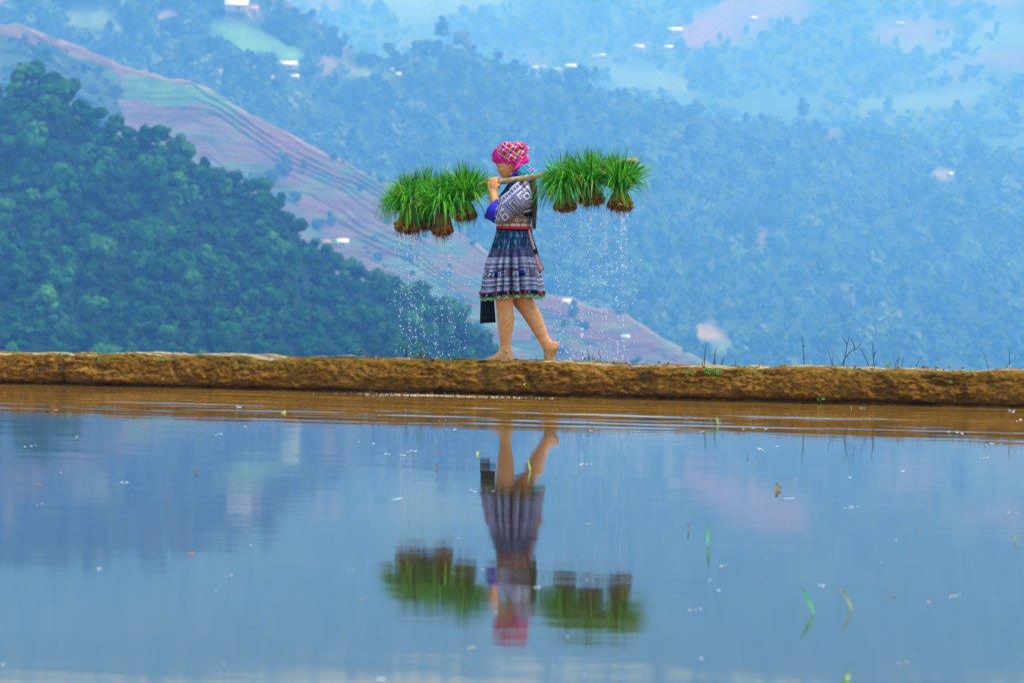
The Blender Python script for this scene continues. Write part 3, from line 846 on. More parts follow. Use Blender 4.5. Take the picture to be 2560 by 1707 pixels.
c = np.array((0.20, 0.080, 0.005)) * np.ones((*S2.shape, 3))
c = c * (1 - 0.55 * dryc[..., None]) + np.array((0.29, 0.125, 0.014)) * 0.55 * dryc[..., None]
c = c * (1 - 0.4 * moss[..., None]) + np.array((0.17, 0.105, 0.006)) * 0.4 * moss[..., None]
c = c * (1 - 0.35 * wet[..., None])
flat = sstep(-0.29, -0.26, PN) * sstep(0.18, 0.2, PZ)
top_light = sstep(-0.2, 0.3, fbm(S2 / 0.5, PN / 0.1, 355, 3))
c = c * (1 - 0.75 * flat[..., None] * top_light[..., None]) + np.array((0.44, 0.36, 0.20)) * 0.75 * flat[..., None] * top_light[..., None]  # light on the flat top painted in as pale patches
c *= (1 + 0.8 * fbm(S2 / 0.035, T2 / 0.022, 360, 4, .65))[..., None]
dark = sstep(0.25, 0.7, crack)
c *= (1 - 0.3 * dark)[..., None]
mat_mud = mat('dike_mud', attr=True, rough=0.9, spec=0.12, noise=(38, 0.65, 1.3), bump=(70, 0.5, 0.012))
tag(link('mud_dike', mesh_np('mud_dike', dv, grid_faces(len(tt), len(ds)), [mat_mud], colors=c.reshape(-1, 3))), kind='structure', label='low brown earth dike crossing behind the flooded field', cat='dike')
# ================================================================== the walker
from mathutils.bvhtree import BVHTree
BASE = L(1265, 907, 0.0)
person = empty('person', BASE, 'barefoot woman in pink headscarf and pleated skirt carrying a pole along the dike', 'person')


def part(name, v, f, mats, parent=person, colors=None, smooth=True, face_mat=None):
    me = mesh_np(name, np.asarray(v) - BASE, f, mats, colors=colors, smooth=smooth, face_mat=face_mat)
    return link(name, me, parent)


def part_me(name, me, mats, parent=person, colors=None):
    """a fused mesh still in world coordinates"""
    v = coords(me)
    me.vertices.foreach_set('co', (v - BASE).astype(np.float32).ravel()); me.update()
    me.name = name
    me.materials.clear()
    for m in mats: me.materials.append(m)
    me.polygons.foreach_set('use_smooth', np.ones(len(me.polygons), bool))
    if colors is not None: paint(me, colors)
    return link(name, me, parent)


POLE_OFF = -0.125
def pole_py(px): return 498 + (px - 965) * (438 - 498) / (1360 - 965.0)
def pole_at(px): return L(px, pole_py(px), POLE_OFF)
PD = pole_at(1400) - pole_at(1000); PD /= np.linalg.norm(PD)
PUP = np.cross(N, PD); PUP = PUP if PUP[2] > 0 else -PUP      # across the pole, upwards

# ---- body pieces
bp = []
torso = [(1276, 436, 1294, 430, .046, 0), (1279, 446, 1300, 442, .055, 0), (1282, 457, 1326, 455, .115, 0), (1276, 470, 1330, 468, .165, 0), (1262, 492, 1331, 490, .16, 0), (1258, 515, 1329, 515, .145, 0), (1251, 545, 1322, 545, .125, 0),
         (1249, 570, 1323, 570, .128, 0), (1247, 605, 1325, 602, .125, 0), (1247, 640, 1325, 640, .130, 0), (1258, 668, 1318, 668, .10, 0)]
for k_ in range(3, 11): torso[k_] = (torso[k_][0] + 4, torso[k_][1], torso[k_][2] - 4, torso[k_][3], torso[k_][4] - .014, 0)
bp.append(loft(torso, 32, 50))
bp.append(loft([(1254, 620, 1296, 620, .050, -.045), (1250, 680, 1292, 680, .056, -.050), (1243, 722, 1287, 722, .060, -.062), (1240.5, 752, 1282, 755, .058, -.07), (1242, 772, 1283, 775, .054, -.07), (1243.7, 796, 1285, 796, .056, -.07), (1246, 820, 1282.5, 817, .048, -.07),
                (1248.5, 842, 1278.5, 838, .036, -.07), (1249.5, 860, 1276.5, 858, .031, -.07), (1248, 874, 1278, 872, .032, -.07), (1245, 886, 1280, 884, .036, -.07), (1246, 899, 1281, 898, .036, -.07), (1250, 905.5, 1279.5, 904, .030, -.07)], 28, 60))
foot = [(1280.5, 888, 1280.5, 901, .022, -.07), (1277, 880, 1277, 905.5, .033, -.07), (1264, 868, 1264, 906.5, .036, -.07), (1252, 872, 1252, 907, .037, -.072), (1242, 882, 1242, 907.5, .039, -.076), (1232, 888.5, 1232, 908, .042, -.08), (1223, 893, 1223, 908.2, .045, -.083), (1216, 897, 1216, 908, .045, -.085), (1211, 900, 1211, 907.5, .041, -.087)]
bp.append(loft(foot, 24, 30))
bp.append(ball(L(1265, 879, -.105), (.012, .010, .014)))            # ankle bones
for k, (off, x1, y1, r) in enumerate([(-.050, 1200.5, 903.5, .0115), (-.073, 1202, 904.5, .0088), (-.092, 1204.5, 905.5, .0085), (-.109, 1207.5, 906.3, .0082), (-.124, 1211.5, 907.2, .0085)]):
    xb = x1 + 15
    bp.append(tube(L(np.array([xb, xb - 6, x1 + 4, x1 + 1.0]), np.array([900 + k * .5, 900.5 + k * .7, y1 - .6, y1 + .3]), np.array([off, off, off, off])), [r * 1.1, r, r * 1.05, r * .8], 10))
    bp.append(ball(L(x1 + 1.5, y1, off), (r * .95, r * .95, r * .8), nu=10, nv=8))
# far leg, heel lifted
bp.append(loft([(1270, 630, 1322, 625, .065, .06), (1274, 680, 1328, 676, .08, .065), (1279, 720, 1328, 712, .070, .07), (1283, 752, 1330, 742, .060, .07), (1289, 768, 1337, 758, .056, .07), (1300, 780, 1346, 772, .055, .07), (1313, 799, 1355, 793, .053, .07), (1328.5, 823, 1362, 813, .044, .07),
                (1341, 844, 1368.5, 832, .035, .07), (1349, 857, 1374, 845, .031, .07), (1355, 867, 1382, 853, .031, .07)], 28, 50))
bp.append(loft([(1352, 862, 1389, 852, .028, .07), (1356, 868, 1396, 859, .032, .068), (1359, 876, 1397.5, 867, .034, .066), (1361, 884, 1391, 880, .036, .064), (1361, 892, 1386.5, 890, .039, .062), (1360, 899, 1385, 898, .043, .06), (1358, 905, 1383.5, 905, .045, .06), (1358, 909, 1381, 909, .040, .06)], 24, 26))
for k, (off, x1) in enumerate([(.098, 1350.5), (.079, 1351), (.062, 1352.5), (.045, 1354.5), (.029, 1357)]):
    r = [.0115, .009, .0085, .008, .008][k]
    bp.append(tube(L(np.array([1368, 1361, x1 + 4, x1]), np.array([903, 906, 907.5, 908.5]), np.full(4, off)), [r * 1.1, r * 1.05, r, r * .85], 10))
# near arm: shoulder, elbow, forearm up to the pole
bp.append(loft([(1300, 462, 1324, 490, .042, -.12), (1282, 484, 1302, 516, .036, -.17), (1262, 508, 1279, 543, .034, -.195)], 20, 14))
bp.append(ball(L(1254, 536, -.195), (.034, .034, .036)))
bp.append(loft([(1243, 546, 1265, 538, .030, -.195), (1232, 529, 1257, 526, .037, -.19), (1227.5, 515, 1252.5, 513, .038, -.185), (1224.6, 495, 1245.5, 494, .033, -.18), (1222.3, 482, 1241.2, 481, .026, -.175), (1222, 475, 1240, 475, .0235, -.172)], 22, 24))
# hand closed on the pole
HC = pole_at(1236.5)
wr = L(1231, 476, -.172)
R_P = 0.0205
def around(s, phi, R):
    """phi 0 = the side towards the camera, 90 = top, 180 = far side"""
    a = np.radians(phi)
    return HC + PD * np.asarray(s, float)[..., None] + (-N) * (R * np.cos(a))[..., None] + PUP * (R * np.sin(a))[..., None]
sk = [-.0305, -.0105, .0098, .0292]
kn = [around(np.array(s), np.array(8.0), np.array(R_P + .016)) for s in sk]
pl = [wr + PD * x for x in (-.022, -.008, .007, .02)]
for k in range(4):            # the back of the hand: four rays that run together
    q = np.stack([pl[k] + np.array([0, 0, -.01]), pl[k] * .55 + kn[k] * .45 - N * .004, kn[k]])
    bp.append(tube(spline(q, 8), np.linspace(.0135, .0105, 8), 10))
bp.append(ball((wr + (kn[1] + kn[2]) / 2) / 2, (.033, .016, .034)))
for k, s in enumerate(sk):
    end = [238, 252, 246, 228][k]; r = [.0082, .0088, .0087, .0078][k]
    if k == 0: end, r = 225, .0076
    ph = np.linspace(5, end, 16)
    bow = np.interp(ph, [5, 50, 110, 180, end], [.0155, .0125, .0105, .0095, .0085])
    bp.append(tube(around(np.full(16, s) + (ph / 250) * [.002, .0005, -.0005, -.002][k], ph, R_P + bow), np.interp(ph, [5, 45, 90, 130, end], [r * 1.2, r * 1.12, r, r * 1.04, r * .8]), 10))
tp = np.stack([wr + PD * .018 + np.array([0, 0, .004]), HC + PD * .034 - N * .028 - PUP * .022, HC + PD * .030 + N * .002 - PUP * .034, HC + PD * .018 + N * .024 - PUP * .022])
bp.append(tube(spline(tp, 12), np.linspace(.0135, .0085, 12), 10))
# far arm hangs at the side
bp.append(loft([(1294, 456, 1326, 470, .055, .13), (1290, 490, 1316, 492, .047, .19), (1284, 540, 1308, 540, .04, .20), (1276, 585, 1297, 585, .034, .20), (1271, 618, 1285, 618, .022, .20)], 18, 20))
bp.append(loft([(1270, 616, 1285, 616, .022, .20), (1266, 632, 1284, 632, .016, .20), (1265, 645, 1283, 645, .014, .20)], 14, 8))
for k, x in enumerate((1267, 1271.6, 1276.4, 1281)):
    bp.append(tube(L(np.array([x, x - 1, x - 1, x + 1]), np.array([642, 652, 661, 667 + (2, 4, 3, 0)[k]]), np.array([.20, .20, .193, .182])), [.0085, .0082, .0078, .0065], 8))
bp.append(tube(L(np.array([1268, 1262, 1260, 1262]), np.array([624, 636, 645, 653]), np.array([.195, .188, .183, .178])), [.0115, .0105, .0095, .0075], 8))
# head
head = [(1262, 447.5, 1275, 446, .020, 0), (1257, 444, 1281, 440, .034, 0), (1253.3, 439.5, 1287, 432, .046, 0), (1251.5, 435, 1291, 424, .054, 0), (1248.5, 430.5, 1296, 417, .060, 0), (1246, 425, 1301, 410, .064, 0), (1244, 419, 1306, 403, .067, 0), (1242, 414.5, 1310, 396, .069, 0),
        (1238.3, 409, 1312, 389, .071, 0), (1236, 403, 1312, 382, .072, 0), (1238, 390, 1309, 372, .066, 0), (1248, 376, 1299, 364, .05, 0), (1262, 368, 1287, 364, .025, 0)]
bp.append(loft(head, 32, 46))
bp.append(loft([(1244.5, 416, 1252, 414, .008, 0), (1243.2, 421, 1252, 420, .010, 0), (1241.8, 426, 1252, 425, .0135, 0), (1241.8, 429, 1252, 429, .0155, 0), (1245.5, 431, 1253, 431, .011, 0)], 14, 12))
for q in (-1, 1):
    bp.append(ball(L(1246, 429.3, q * .013), (.0075, .007, .007), nu=10, nv=8))
    bp.append(ball(L(1248.2, 415.5, q * .031), (.013, .015, .0125), nu=12, nv=10))           # lids over the eyes
    bp.append(ball(L(1243.8, 408.5, q * .028), (.010, .024, .007), nu=12, nv=8))             # brows
    bp.append(ball(L(1255, 424, q * .040), (.022, .020, .022), nu=12, nv=10))                # cheeks
    ex = L(1273.3, 408.5, q * .071)
    bp.append(ball(ex, (.0135, .007, .024), np.stack([U, N, Z]) , nu=12, nv=10))             # ears
    bp.append(ball(L(1271.5, 414.5, q * .070), (.007, .006, .008), nu=10, nv=8))
bp.append(ball(L(1251.0, 434.0, 0), (.0085, .020, .0050), nu=12, nv=8))                      # lips
bp.append(ball(L(1252.8, 437.0, 0), (.0085, .018, .0052), nu=12, nv=8))
bp.append(ball(L(1260, 443.5, 0), (.013, .018, .012), nu=12, nv=8))
body_me = fuse(bp, 0.0023, 3)
bv = coords(body_me)
bx, by = proj(bv); bo = (bv - C0) @ N
skin = np.array((0.76, 0.30, 0.088))
c = np.tile(skin, (len(bv), 1))
c *= (1 + 0.22 * fbm(bx / 7, by / 7 + bo * 40, 500, 4))[:, None] * (1 + .05 * fbm(bx / 1.6, by / 1.6, 501, 2))[:, None]
face = (by < 448) & (bx < 1285)
lips = face & (np.abs(bo) < .019) & (((bx - 1251.2) / 3.2) ** 2 + ((by - 435.4) / 3.4) ** 2 < 1)
c[lips] = (0.58, 0.10, 0.085)
cheek = np.exp(-(((bx - 1256) / 7) ** 2 + ((by - 424) / 6) ** 2)) * face * (np.abs(bo) > .02)
c = c * (1 - 0.25 * cheek[:, None]) + np.array((0.70, 0.22, 0.12)) * 0.25 * cheek[:, None]
freck = (vnoise(bx / 1.3, by / 1.3 + bo * 200, 505) > 0.86) & (by > 755) & (by < 890)
c[freck] *= 0.72
mudn = fbm(bx / 5, by / 5 + bo * 60, 510, 4)
rear = sstep(866, 876, by - 4 * mudn) * (bx > 1340)
heel = sstep(1388, 1394, bx + 3 * mudn) * (by > 858) * (bx > 1340)
m = np.clip(np.maximum(rear, heel) * (0.7 + 0.5 * mudn), 0, 1)[:, None]
c = c * (1 - m) + np.array((0.22, 0.10, 0.014)) * m
toe = (sstep(895, 907, by + 4 * mudn) * (bx > 1340))[:, None] * 0.6
c = c * (1 - toe) + np.array((0.16, 0.09, 0.03)) * toe
fr = (sstep(903, 908, by + 3 * mudn) * (bx < 1300))[:, None] * 0.55
c = c * (1 - fr) + np.array((0.28, 0.14, 0.05)) * fr
spl = ((mudn > 0.42) & (by > 845) & (by < 905) & (bx < 1300))[:, None] * 0.4
c = c * (1 - spl) + np.array((0.30, 0.15, 0.05)) * spl
mat_skin = mat('skin', attr=True, rough=0.5, spec=0.4, sub=0.12)
tree = BVHTree.FromPolygons([tuple(x) for x in bv], [tuple(p.vertices) for p in body_me.polygons])
part_me('body', body_me, [mat_skin], colors=c)


def snap(px, py, lift=0.0):
    r = ray(px, py); r /= np.linalg.norm(r)
    h = tree.ray_cast(Vector(CAM), Vector(r))
    return np.array(h[0]) - r * lift


mat_hair = mat('dark_hair', (0.035, 0.018, 0.010), 0.45, 0.5, noise=(60, 0.5, 1.6))
mat_hairb = mat('brown_hair', (0.085, 0.040, 0.018), 0.45, 0.5, noise=(45, 0.45, 1.8), bump=(80, 0.4, 0.006))


def both(pts):
    """a feature on the near cheek and its twin on the far one"""
    p = np.asarray(pts); o = ((p - C0) @ N)[:, None]
    return [p, p - 2 * o * N]


eb = [tube(q, [.0016, .0026, .0026, .0014], 6) for q in both([snap(x, y, .0005) for x, y in ((1240.6, 409.2), (1243, 407.8), (1247, 407.3), (1251.5, 408.6))])]
part('eyebrow', *merge(eb)[:2], [mat_hair])
el = [tube(q, [.0014, .0030, .0030, .0014], 6) for q in both([snap(x, y, .0006) for x, y in ((1243.2, 415.6), (1245.2, 417.0), (1248, 417.2), (1251.5, 415.8))])]
part('eyelash', *merge(el)[:2], [mat_hair])
# hair in front of the ear and down the back
hv = []
for k in range(26):
    x0 = 1265 + 7 * random.random()
    q = [snap(x0 + 2.5 * t, 400 + 13 * t + 2 * random.random(), .002) for t in (0, .4, .8)]
    hv += [tube(p, [.003, .0028, .001], 5) for p in both(q)]
part('hair', *merge(hv)[:2], [mat_hair])
tail = []
for k in range(90):
    a, b2 = random.random(), random.gauss(0, 1)
    off = .018 * random.gauss(0, 1) - .005
    x0 = 1326 + 13 * a; x2 = 1332.5 + 10.5 * a + .7 * random.gauss(0, 1); xe = 1333.5 + 4.5 * a + 1.3 * random.gauss(0, 1)
    ye = 560 + random.choice((-25, -12, 0, 6, 10)) * random.random()
    pts = np.array([(x0, 440, off + .005), (x2 - 1.5, 462, off), (x2, 490, off), (x2 + .6 * random.gauss(0, 1), 520, off), (xe, 545, off), (xe + .8 * random.gauss(0, 1), ye + 8, off)])
    p = spline(L(pts[:, 0], pts[:, 1], pts[:, 2]), 14)
    tail.append(tube(p, np.interp(np.linspace(0, 1, 14), [0, .2, .8, 1], [.004, .005, .0036, .0008]), 5))
part('hair', *merge(tail)[:2], [mat_hairb]).name = 'ponytail'

# ---- cloth
BLACK, WHITE, LAV, PURP = np.array((.010, .009, .014)), np.array((.72, .70, .78)), np.array((.36, .32, .43)), np.array((.16, .09, .26))
mat_cloth = mat('woven_cloth', attr=True, rough=0.85, spec=0.15, noise=(150, 0.85, 1.12), bump=(260, 0.25, 0.002))
mat_blue = mat('blue_cloth', (0.030, 0.016, 0.46), 0.7, 0.25, noise=(20, 0.8, 1.15), bump=(14, 0.5, 0.01))
mat_black = mat('black_cloth', (.004, .004, .006), 0.9, 0.1, noise=(15, 0.7, 1.4), bump=(12, 0.5, 0.01))
mat_red = mat('red_cloth', (0.72, 0.012, 0.018), 0.6, 0.3, noise=(40, 0.85, 1.1), bump=(40, 0.3, 0.004))

jt = loft([(1284, 449, 1326, 445, .085, 0), (1280, 455, 1330, 452, .125, 0), (1273, 468, 1332, 466, .172, 0), (1262, 482, 1334, 480, .178, 0), (1252, 496, 1334.5, 498, .168, 0), (1252, 512, 1335, 515, .158, 0), (1254, 528, 1334, 528, .152, 0), (1256, 538, 1333, 541, .148, 0)], 40, 30)
js = loft([(1294, 450, 1335, 494, .070, -.125), (1283, 460, 1330, 508, .075, -.15), (1269, 474, 1312, 524, .074, -.175), (1256, 489, 1289, 541, .072, -.19), (1249, 499, 1266, 554, .070, -.195), (1246.5, 504, 1243, 560.5, .068, -.195)], 30, 22)
js2 = loft([(1292, 452, 1332, 480, .065, .125), (1284, 492, 1322, 496, .062, .185), (1278, 530, 1316, 530, .06, .20), (1272, 568, 1308, 568, .062, .20)], 24, 20)
jme = fuse([jt, js, js2], 0.0032, 5)
v = coords(jme)
# soft folds in the cloth
me_n = np.empty(len(v) * 3, np.float32); jme.vertices.foreach_get('normal', me_n); me_n = me_n.reshape(-1, 3)
jx, jy = proj(v); jo = (v - C0) @ N
fold = 0.006 * fbm(jx / 26 + jy / 60, jy / 14 - jx / 30, 520, 3) + 0.003 * fbm(jx / 9, jy / 9, 525, 2)
v = v + me_n * fold[:, None]
jme.vertices.foreach_set('co', v.astype(np.float32).ravel())
zx, zy = (jx - 1150) * 5.2267, (jy - 340) * 5.2267
da, db = (zx - 700) * .75 - (zy - 780) * .66, (zx - 700) * .66 + (zy - 780) * .75
c = np.tile(LAV, (len(v), 1)) * (1 + .12 * fbm(zx / 14, zy / 14, 530, 2))[:, None]


def sq(a, b, h): return np.maximum(np.abs(da - a), np.abs(db - b)) < h
def rectf(a0, a1, b0, b1): return (da > a0) & (da < a1) & (db > b0) & (db < b1)


lines = (np.abs((np.maximum(np.abs(da - 128), np.abs(db - 119)) % 24) - 12) < 4.5) & rectf(0, 400, 0, 400)
c[lines] = LAV * .45
c[(np.abs((np.maximum(np.abs(da + 267), np.abs(db - 137)) % 26) - 13) < 5) & (da < -135)] = LAV * .4
for a in range(-400, 420, 47):
    c[sq(a, -56, 21)] = WHITE * .75; c[sq(a, -56, 16)] = BLACK; c[sq(a, -56, 7)] = (.22, .13, .10)
c[(db > -100) & (db < -86)] = LAV * 1.25
c[(db > -30) & (db < -14)] = LAV * 1.4; c[np.abs(db) < 7] = PURP; c[(np.abs(da) < 7) & (db > 0)] = PURP; c[(np.abs(da + 14) < 5) & (db > 0)] = WHITE * .7
for (a, b) in ((30, 20), (-300, 30)):
    c[rectf(a - 6, a + 100, b - 6, b + 26) | rectf(a - 6, a + 22, b - 6, b + 92)] = BLACK * 3
    c[rectf(a, a + 94, b, b + 20) | rectf(a, a + 17, b, b + 86)] = WHITE
c[rectf(160, 232, 22, 46)] = WHITE; c[rectf(215, 232, 46, 110)] = WHITE * .9
for (a, b) in ((128, 119), (-267, 137), (-178, 262), (260, 190), (-390, 60)):
    rr_ = np.hypot(da - a, db - b) * (1 + .12 * np.cos(4 * np.arctan2(db - b, da - a)))
    c[rr_ < 56] = LAV * .4; c[rr_ < 46] = WHITE; c[rr_ < 24] = BLACK * 2; c[rr_ < 9] = WHITE * .6
fr_ = rectf(-128, -20, 14, 420); c[fr_] = BLACK
c[rectf(-112, -36, 26, 420)] = WHITE * .75; c[rectf(-104, -44, 34, 420)] = BLACK * 2
for b in range(60, 420, 46):
    c[sq(-74, b, 20)] = WHITE * .6; c[sq(-74, b, 14)] = BLACK; c[sq(-74, b, 5)] = (.25, .2, .2)
for a in (-136, -146, -160): c[(np.abs(da - a) < 4) & (db > 0)] = (PURP, WHITE * .8, BLACK)[(-a - 136) // 11 if a != -160 else 2]
cuffline = (zx - 500) * .9 - (zy - 1000) * (-.25)          # bands round the sleeve end
for k, q in enumerate((-18, -4, 8, 22)):
    c[(np.abs(cuffline - q) < 4.5) & (zy > 840) & (zx < 560)] = (BLACK, WHITE * .8, BLACK, WHITE * .7)[k]
under = (zx > 830) & (zy > 800) & (jo > -.17)
wv_ = np.sin((zy + .25 * zx) / 9)
c[under & (wv_ > .3)] = WHITE * .8; c[under & (wv_ < -.55)] = BLACK
back = zx > 948
c[back] = BLACK
hem = zy > 1000 + (zx - 700) * .03
c[hem & ~((da < -20) & (jo < -.10))] = BLACK
lap = (zx < 700 + (600 - zy) * .95 - 10) & (zy < 830) & (jo > -.14) | (db < -100)
c[lap & (zx < 760)] = BLACK
c[(db < -100)] = BLACK
c[jo > .05] = np.where((np.abs((jy[jo > .05] % 9) - 4.5) < 1.6)[:, None], LAV, BLACK)
part_me('jacket', jme, [mat_cloth], colors=np.clip(c, .005, .8))
jk = bpy.data.objects['jacket']


def shell(rows, seg, n, thick, parent, name, mats, colfn=None, ripple=0.0, seed=0):
    """an open cloth tube with real thickness"""
    v1, f1 = loft(rows, seg, n, cap=False)
    if ripple:
        ax, ay = proj(v1); ctr = v1.reshape(n, seg, 3).mean(1, keepdims=True)
        d = v1.reshape(n, seg, 3) - ctr; d /= np.linalg.norm(d, axis=2, keepdims=True)
        v1 = v1 + (d * (ripple * fbm(ax / 13, ay / 16, seed, 3)).reshape(n, seg, 1)).reshape(-1, 3)
    ctr = v1.reshape(n, seg, 3).mean(1, keepdims=True)
    d = v1.reshape(n, seg, 3) - ctr; d /= np.linalg.norm(d, axis=2, keepdims=True)
    v2 = (v1.reshape(n, seg, 3) - d * thick).reshape(-1, 3)
    o2 = len(v1); j = np.arange(seg); j2 = (j + 1) % seg
    e0 = np.stack([j2, j, j + o2, j2 + o2], 1); b = (n - 1) * seg
    e1 = np.stack([b + j, b + j2, b + j2 + o2, b + j + o2], 1)
    v = np.concatenate([v1, v2]); f = np.concatenate([f1, f1[:, ::-1] + o2, e0, e1])
    return part(name, v, f, mats, parent, colors=colfn(v, n, seg) if colfn else None)


shell([(1252, 505, 1242, 559, .070, -.195), (1250, 502, 1235, 557.5, .074, -.195), (1247.5, 499.5, 1225, 552, .078, -.194), (1244.5, 498, 1214.5, 546.5, .082, -.192)], 40, 14, .004, jk, 'cuff', [mat_blue], ripple=.008, seed=540)
# neck band and the facing that runs down the chest
cl = [loft([(1281, 452, 1300, 447, .075, 0), (1279, 446, 1299, 441, .064, 0), (1281, 437, 1299, 433, .056, 0), (1284, 434, 1298, 431, .054, 0)], 30, 12)]
part('collar', *cl[0], [mat_blue], jk)
fc = [tube(spline(np.stack([L(x, y, o) for x, y, o in ((1287, 452, -.06), (1279, 458, -.062), (1270, 466, -.062), (1262, 475, -.06))]), 14), np.interp(np.linspace(0, 1, 14), [0, .5, 1], [.010, .014, .006]), 8)]
part('facing', *fc[0], [mat_blue], jk)

# waist sash
def sash_col(v, n, seg):
    x, y = proj(v); o = (v - C0) @ N
    ang = np.arctan2(o, (x - 1287) * .003)
    q = ang * 36; t = (y - 531)
    c = np.tile(np.array((.80, .58, .50)), (len(v), 1)) * (1 + .1 * fbm(q / 3, t / 3, 550, 2))[:, None]
    dk = np.array((.13, .04, .035))
    c[(np.abs((q + 8) % 13 - 6.5) < .9)] = dk
    c[np.abs(t - 14) < 1.0] = dk; c[np.abs(t - 26) < 1.0] = dk; c[np.abs(t - 6) < .9] = dk
    rr_ = np.maximum(np.abs((q + 1) % 26 - 13), np.abs(t - 19))
    c[(np.abs(rr_ - 8) < 1.2)] = dk; c[rr_ < 6.6] = (.55, .36, .24); c[(np.abs(rr_ - 4) < .9)] = dk; c[rr_ < 2] = (.60, .50, .36)
    return c
shell([(1256, 527, 1331, 527, .146, 0), (1250, 540, 1327.5, 540, .139, 0), (1247, 555, 1325, 555, .135, 0), (1245.5, 568, 1325, 568, .135, 0)], 260, 40, .004, person, 'sash', [mat_cloth], sash_col, ripple=.003, seed=555)
shell([(1244.5, 565.5, 1326, 566.5, .139, 0), (1243.5, 568, 1327, 569.5, .143, 0), (1244, 571.5, 1326.5, 573.5, .142, 0)], 80, 8, .004, person, 'belt', [mat_red])
belt = bpy.data.objects['belt']
shell([(1245, 571, 1326, 573, .140, 0), (1244, 576, 1327, 578.5, .1425, 0)], 80, 4, .003, belt, 'waistband', [mat_black])

# pleated skirt
NU, NV = 900, 150
vv = np.linspace(0, 1, NV)[:, None]; uu = (np.arange(NU) / NU * 2 * np.pi)[None]
ytop, yhem = 574.0, 737.0
xl = np.interp(vv * 1.0, [0, .25, .5, .75, 1], [1245.5, 1234.5, 1219, 1211, 1205.5]); xr = np.interp(vv, [0, .25, .5, .75, 1], [1326, 1330, 1338.5, 1346, 1352])
dp = np.interp(vv, [0, .25, .5, 1], [.138, .165, .185, .215])
hemw = 3.0 * np.sin(3 * uu + 1.2) + 1.8 * np.sin(5 * uu + .4) + 2.2 * np.cos(uu - 3.0)
yy = ytop + (yhem - ytop) * vv + hemw * vv ** 2
wob = .25 * np.sin(7 * uu) + .2 * np.sin(11 * uu + 1)
pl_ = np.abs(np.sin(27 * uu + 1.5 * wob)) ** .8 - .6
deep = np.zeros_like(uu)
for th, wd, dd in ((-101, 3.2, 1.2), (-69, 4.0, 1.5), (-124, 2.6, 1.0), (-86, 2.0, .6), (-50, 2.8, .9), (-145, 3, .6), (-25, 3, .6), (20, 5, .9), (60, 5, 1), (100, 5, 1.1), (150, 5, .9)):
    dlt = (np.degrees(uu) - th + 180) % 360 - 180
    deep = deep - dd * np.exp(-(dlt / wd) ** 2) + .35 * dd * np.exp(-((dlt - wd * 2.4) / (wd * 1.3)) ** 2)
rad = 1 + (pl_ * .045 * (vv * .8 + .2) + deep * .30 * sstep(.08, .65, vv))
cx, hw = (xl + xr) / 2, (xr - xl) / 2
mx, my = np.broadcast_to(cx, yy.shape), yy
mid = L(mx, my, 0 * my); edge_ = L(mx + hw, my, 0 * my) - mid
sv = mid + edge_ * (np.cos(uu) * rad)[..., None] + N * (dp * np.sin(uu) * rad)[..., None]
u_ = np.broadcast_to(np.degrees(uu) / 360 * 200, yy.shape); v_ = np.broadcast_to(vv, yy.shape)
wobv = v_ + .006 * fbm(u_ / 7, v_ * 0, 560, 2)
rowh = lambda a, b: (wobv > a) & (wobv < b)
navy, ink = np.array((.006, .032, .080)), np.array((.012, .010, .022))
c = np.tile(navy, (*yy.shape, 1))
st = vnoise(u_ * 2.4, v_ * 11, 565); c[(st > .70) & (v_ < .33)] = (.06, .17, .27); c[(st > .86) & (v_ < .33)] = (.38, .52, .60); c[(st < .25) & (v_ < .3)] = (.006, .02, .05)
z2 = rowh(.27, .43); g1 = (u_ * .9 % 1 < .42); g2 = ((v_ * 62) % 1 < .45)
mixz = vnoise(u_ / 4, v_ * 9, 570)
c[z2 & (v_ > .27 + .08 * mixz)] = ink * 1.6
c[z2 & g1 & g2 & (v_ > .25 + .1 * mixz)] = (.30, .25, .42); c[z2 & g1 & ~g2 & (mixz > .55)] = (.10, .05, .16); c[z2 & g2 & ~g1 & (mixz > .6)] = (.16, .20, .36)
lowp = v_ > .43
c[lowp] = ink
lav2 = np.array((.56, .50, .62))
for a, b in ((.43, .455), (.462, .485), (.49, .515), (.548, .578), (.742, .782), (.818, .850), (.868, .880), (.890, .902), (.912, .930)):
    c[rowh(a, b)] = lav2 * (1 + .25 * (vnoise(u_ / 1.2, v_ * 0 + a * 50, 575)[rowh(a, b)] - .5)[:, None])
c[rowh(.43, .93) & (u_ * 1.15 % 1 < .16)] *= .35
for a, b in ((.522, .542), (.585, .605), (.715, .735), (.790, .812)):
    c[rowh(a, b) & (u_ * 1.0 % 1 < .5)] = lav2 * .65; c[rowh(a, b) & (u_ * 1.0 % 1 >= .5)] = (.05, .015, .03)
sec = np.floor(u_ / 7.4).astype(int) % 4
band = rowh(.61, .71)
mot = vnoise(u_ * 1.5, v_ * 75, 580) > .52
c[band & (sec == 0) & mot] = WHITE * .9; c[band & (sec == 2) & mot] = WHITE * .85
c[band & (sec == 1)] = np.where((((v_ * 60) % 1 < .5)[band & (sec == 1)])[:, None], np.array((.20, .03, .12)), lav2 * .5)
c[rowh(.635, .685) & (sec == 3)] = (.03, .05, .48); c[rowh(.61, .63) & (sec == 3)] = lav2 * .8
c[rowh(.93, 1.01)] = ink
c[rowh(.93, .95) & (u_ % 1 < .4)] = lav2 * .6
sv2 = sv.reshape(-1, 3)
inn = mid + edge_ * (np.cos(uu) * (rad - .02))[..., None] + N * (dp * np.sin(uu) * (rad - .02))[..., None]
f1 = grid_faces(NV, NU, True); o2 = NU * NV; j = np.arange(NU); j2 = (j + 1) % NU; bb = (NV - 1) * NU
ff = np.concatenate([f1[:, ::-1], f1 + o2, np.stack([bb + j2, bb + j, bb + j + o2, bb + j2 + o2], 1)])
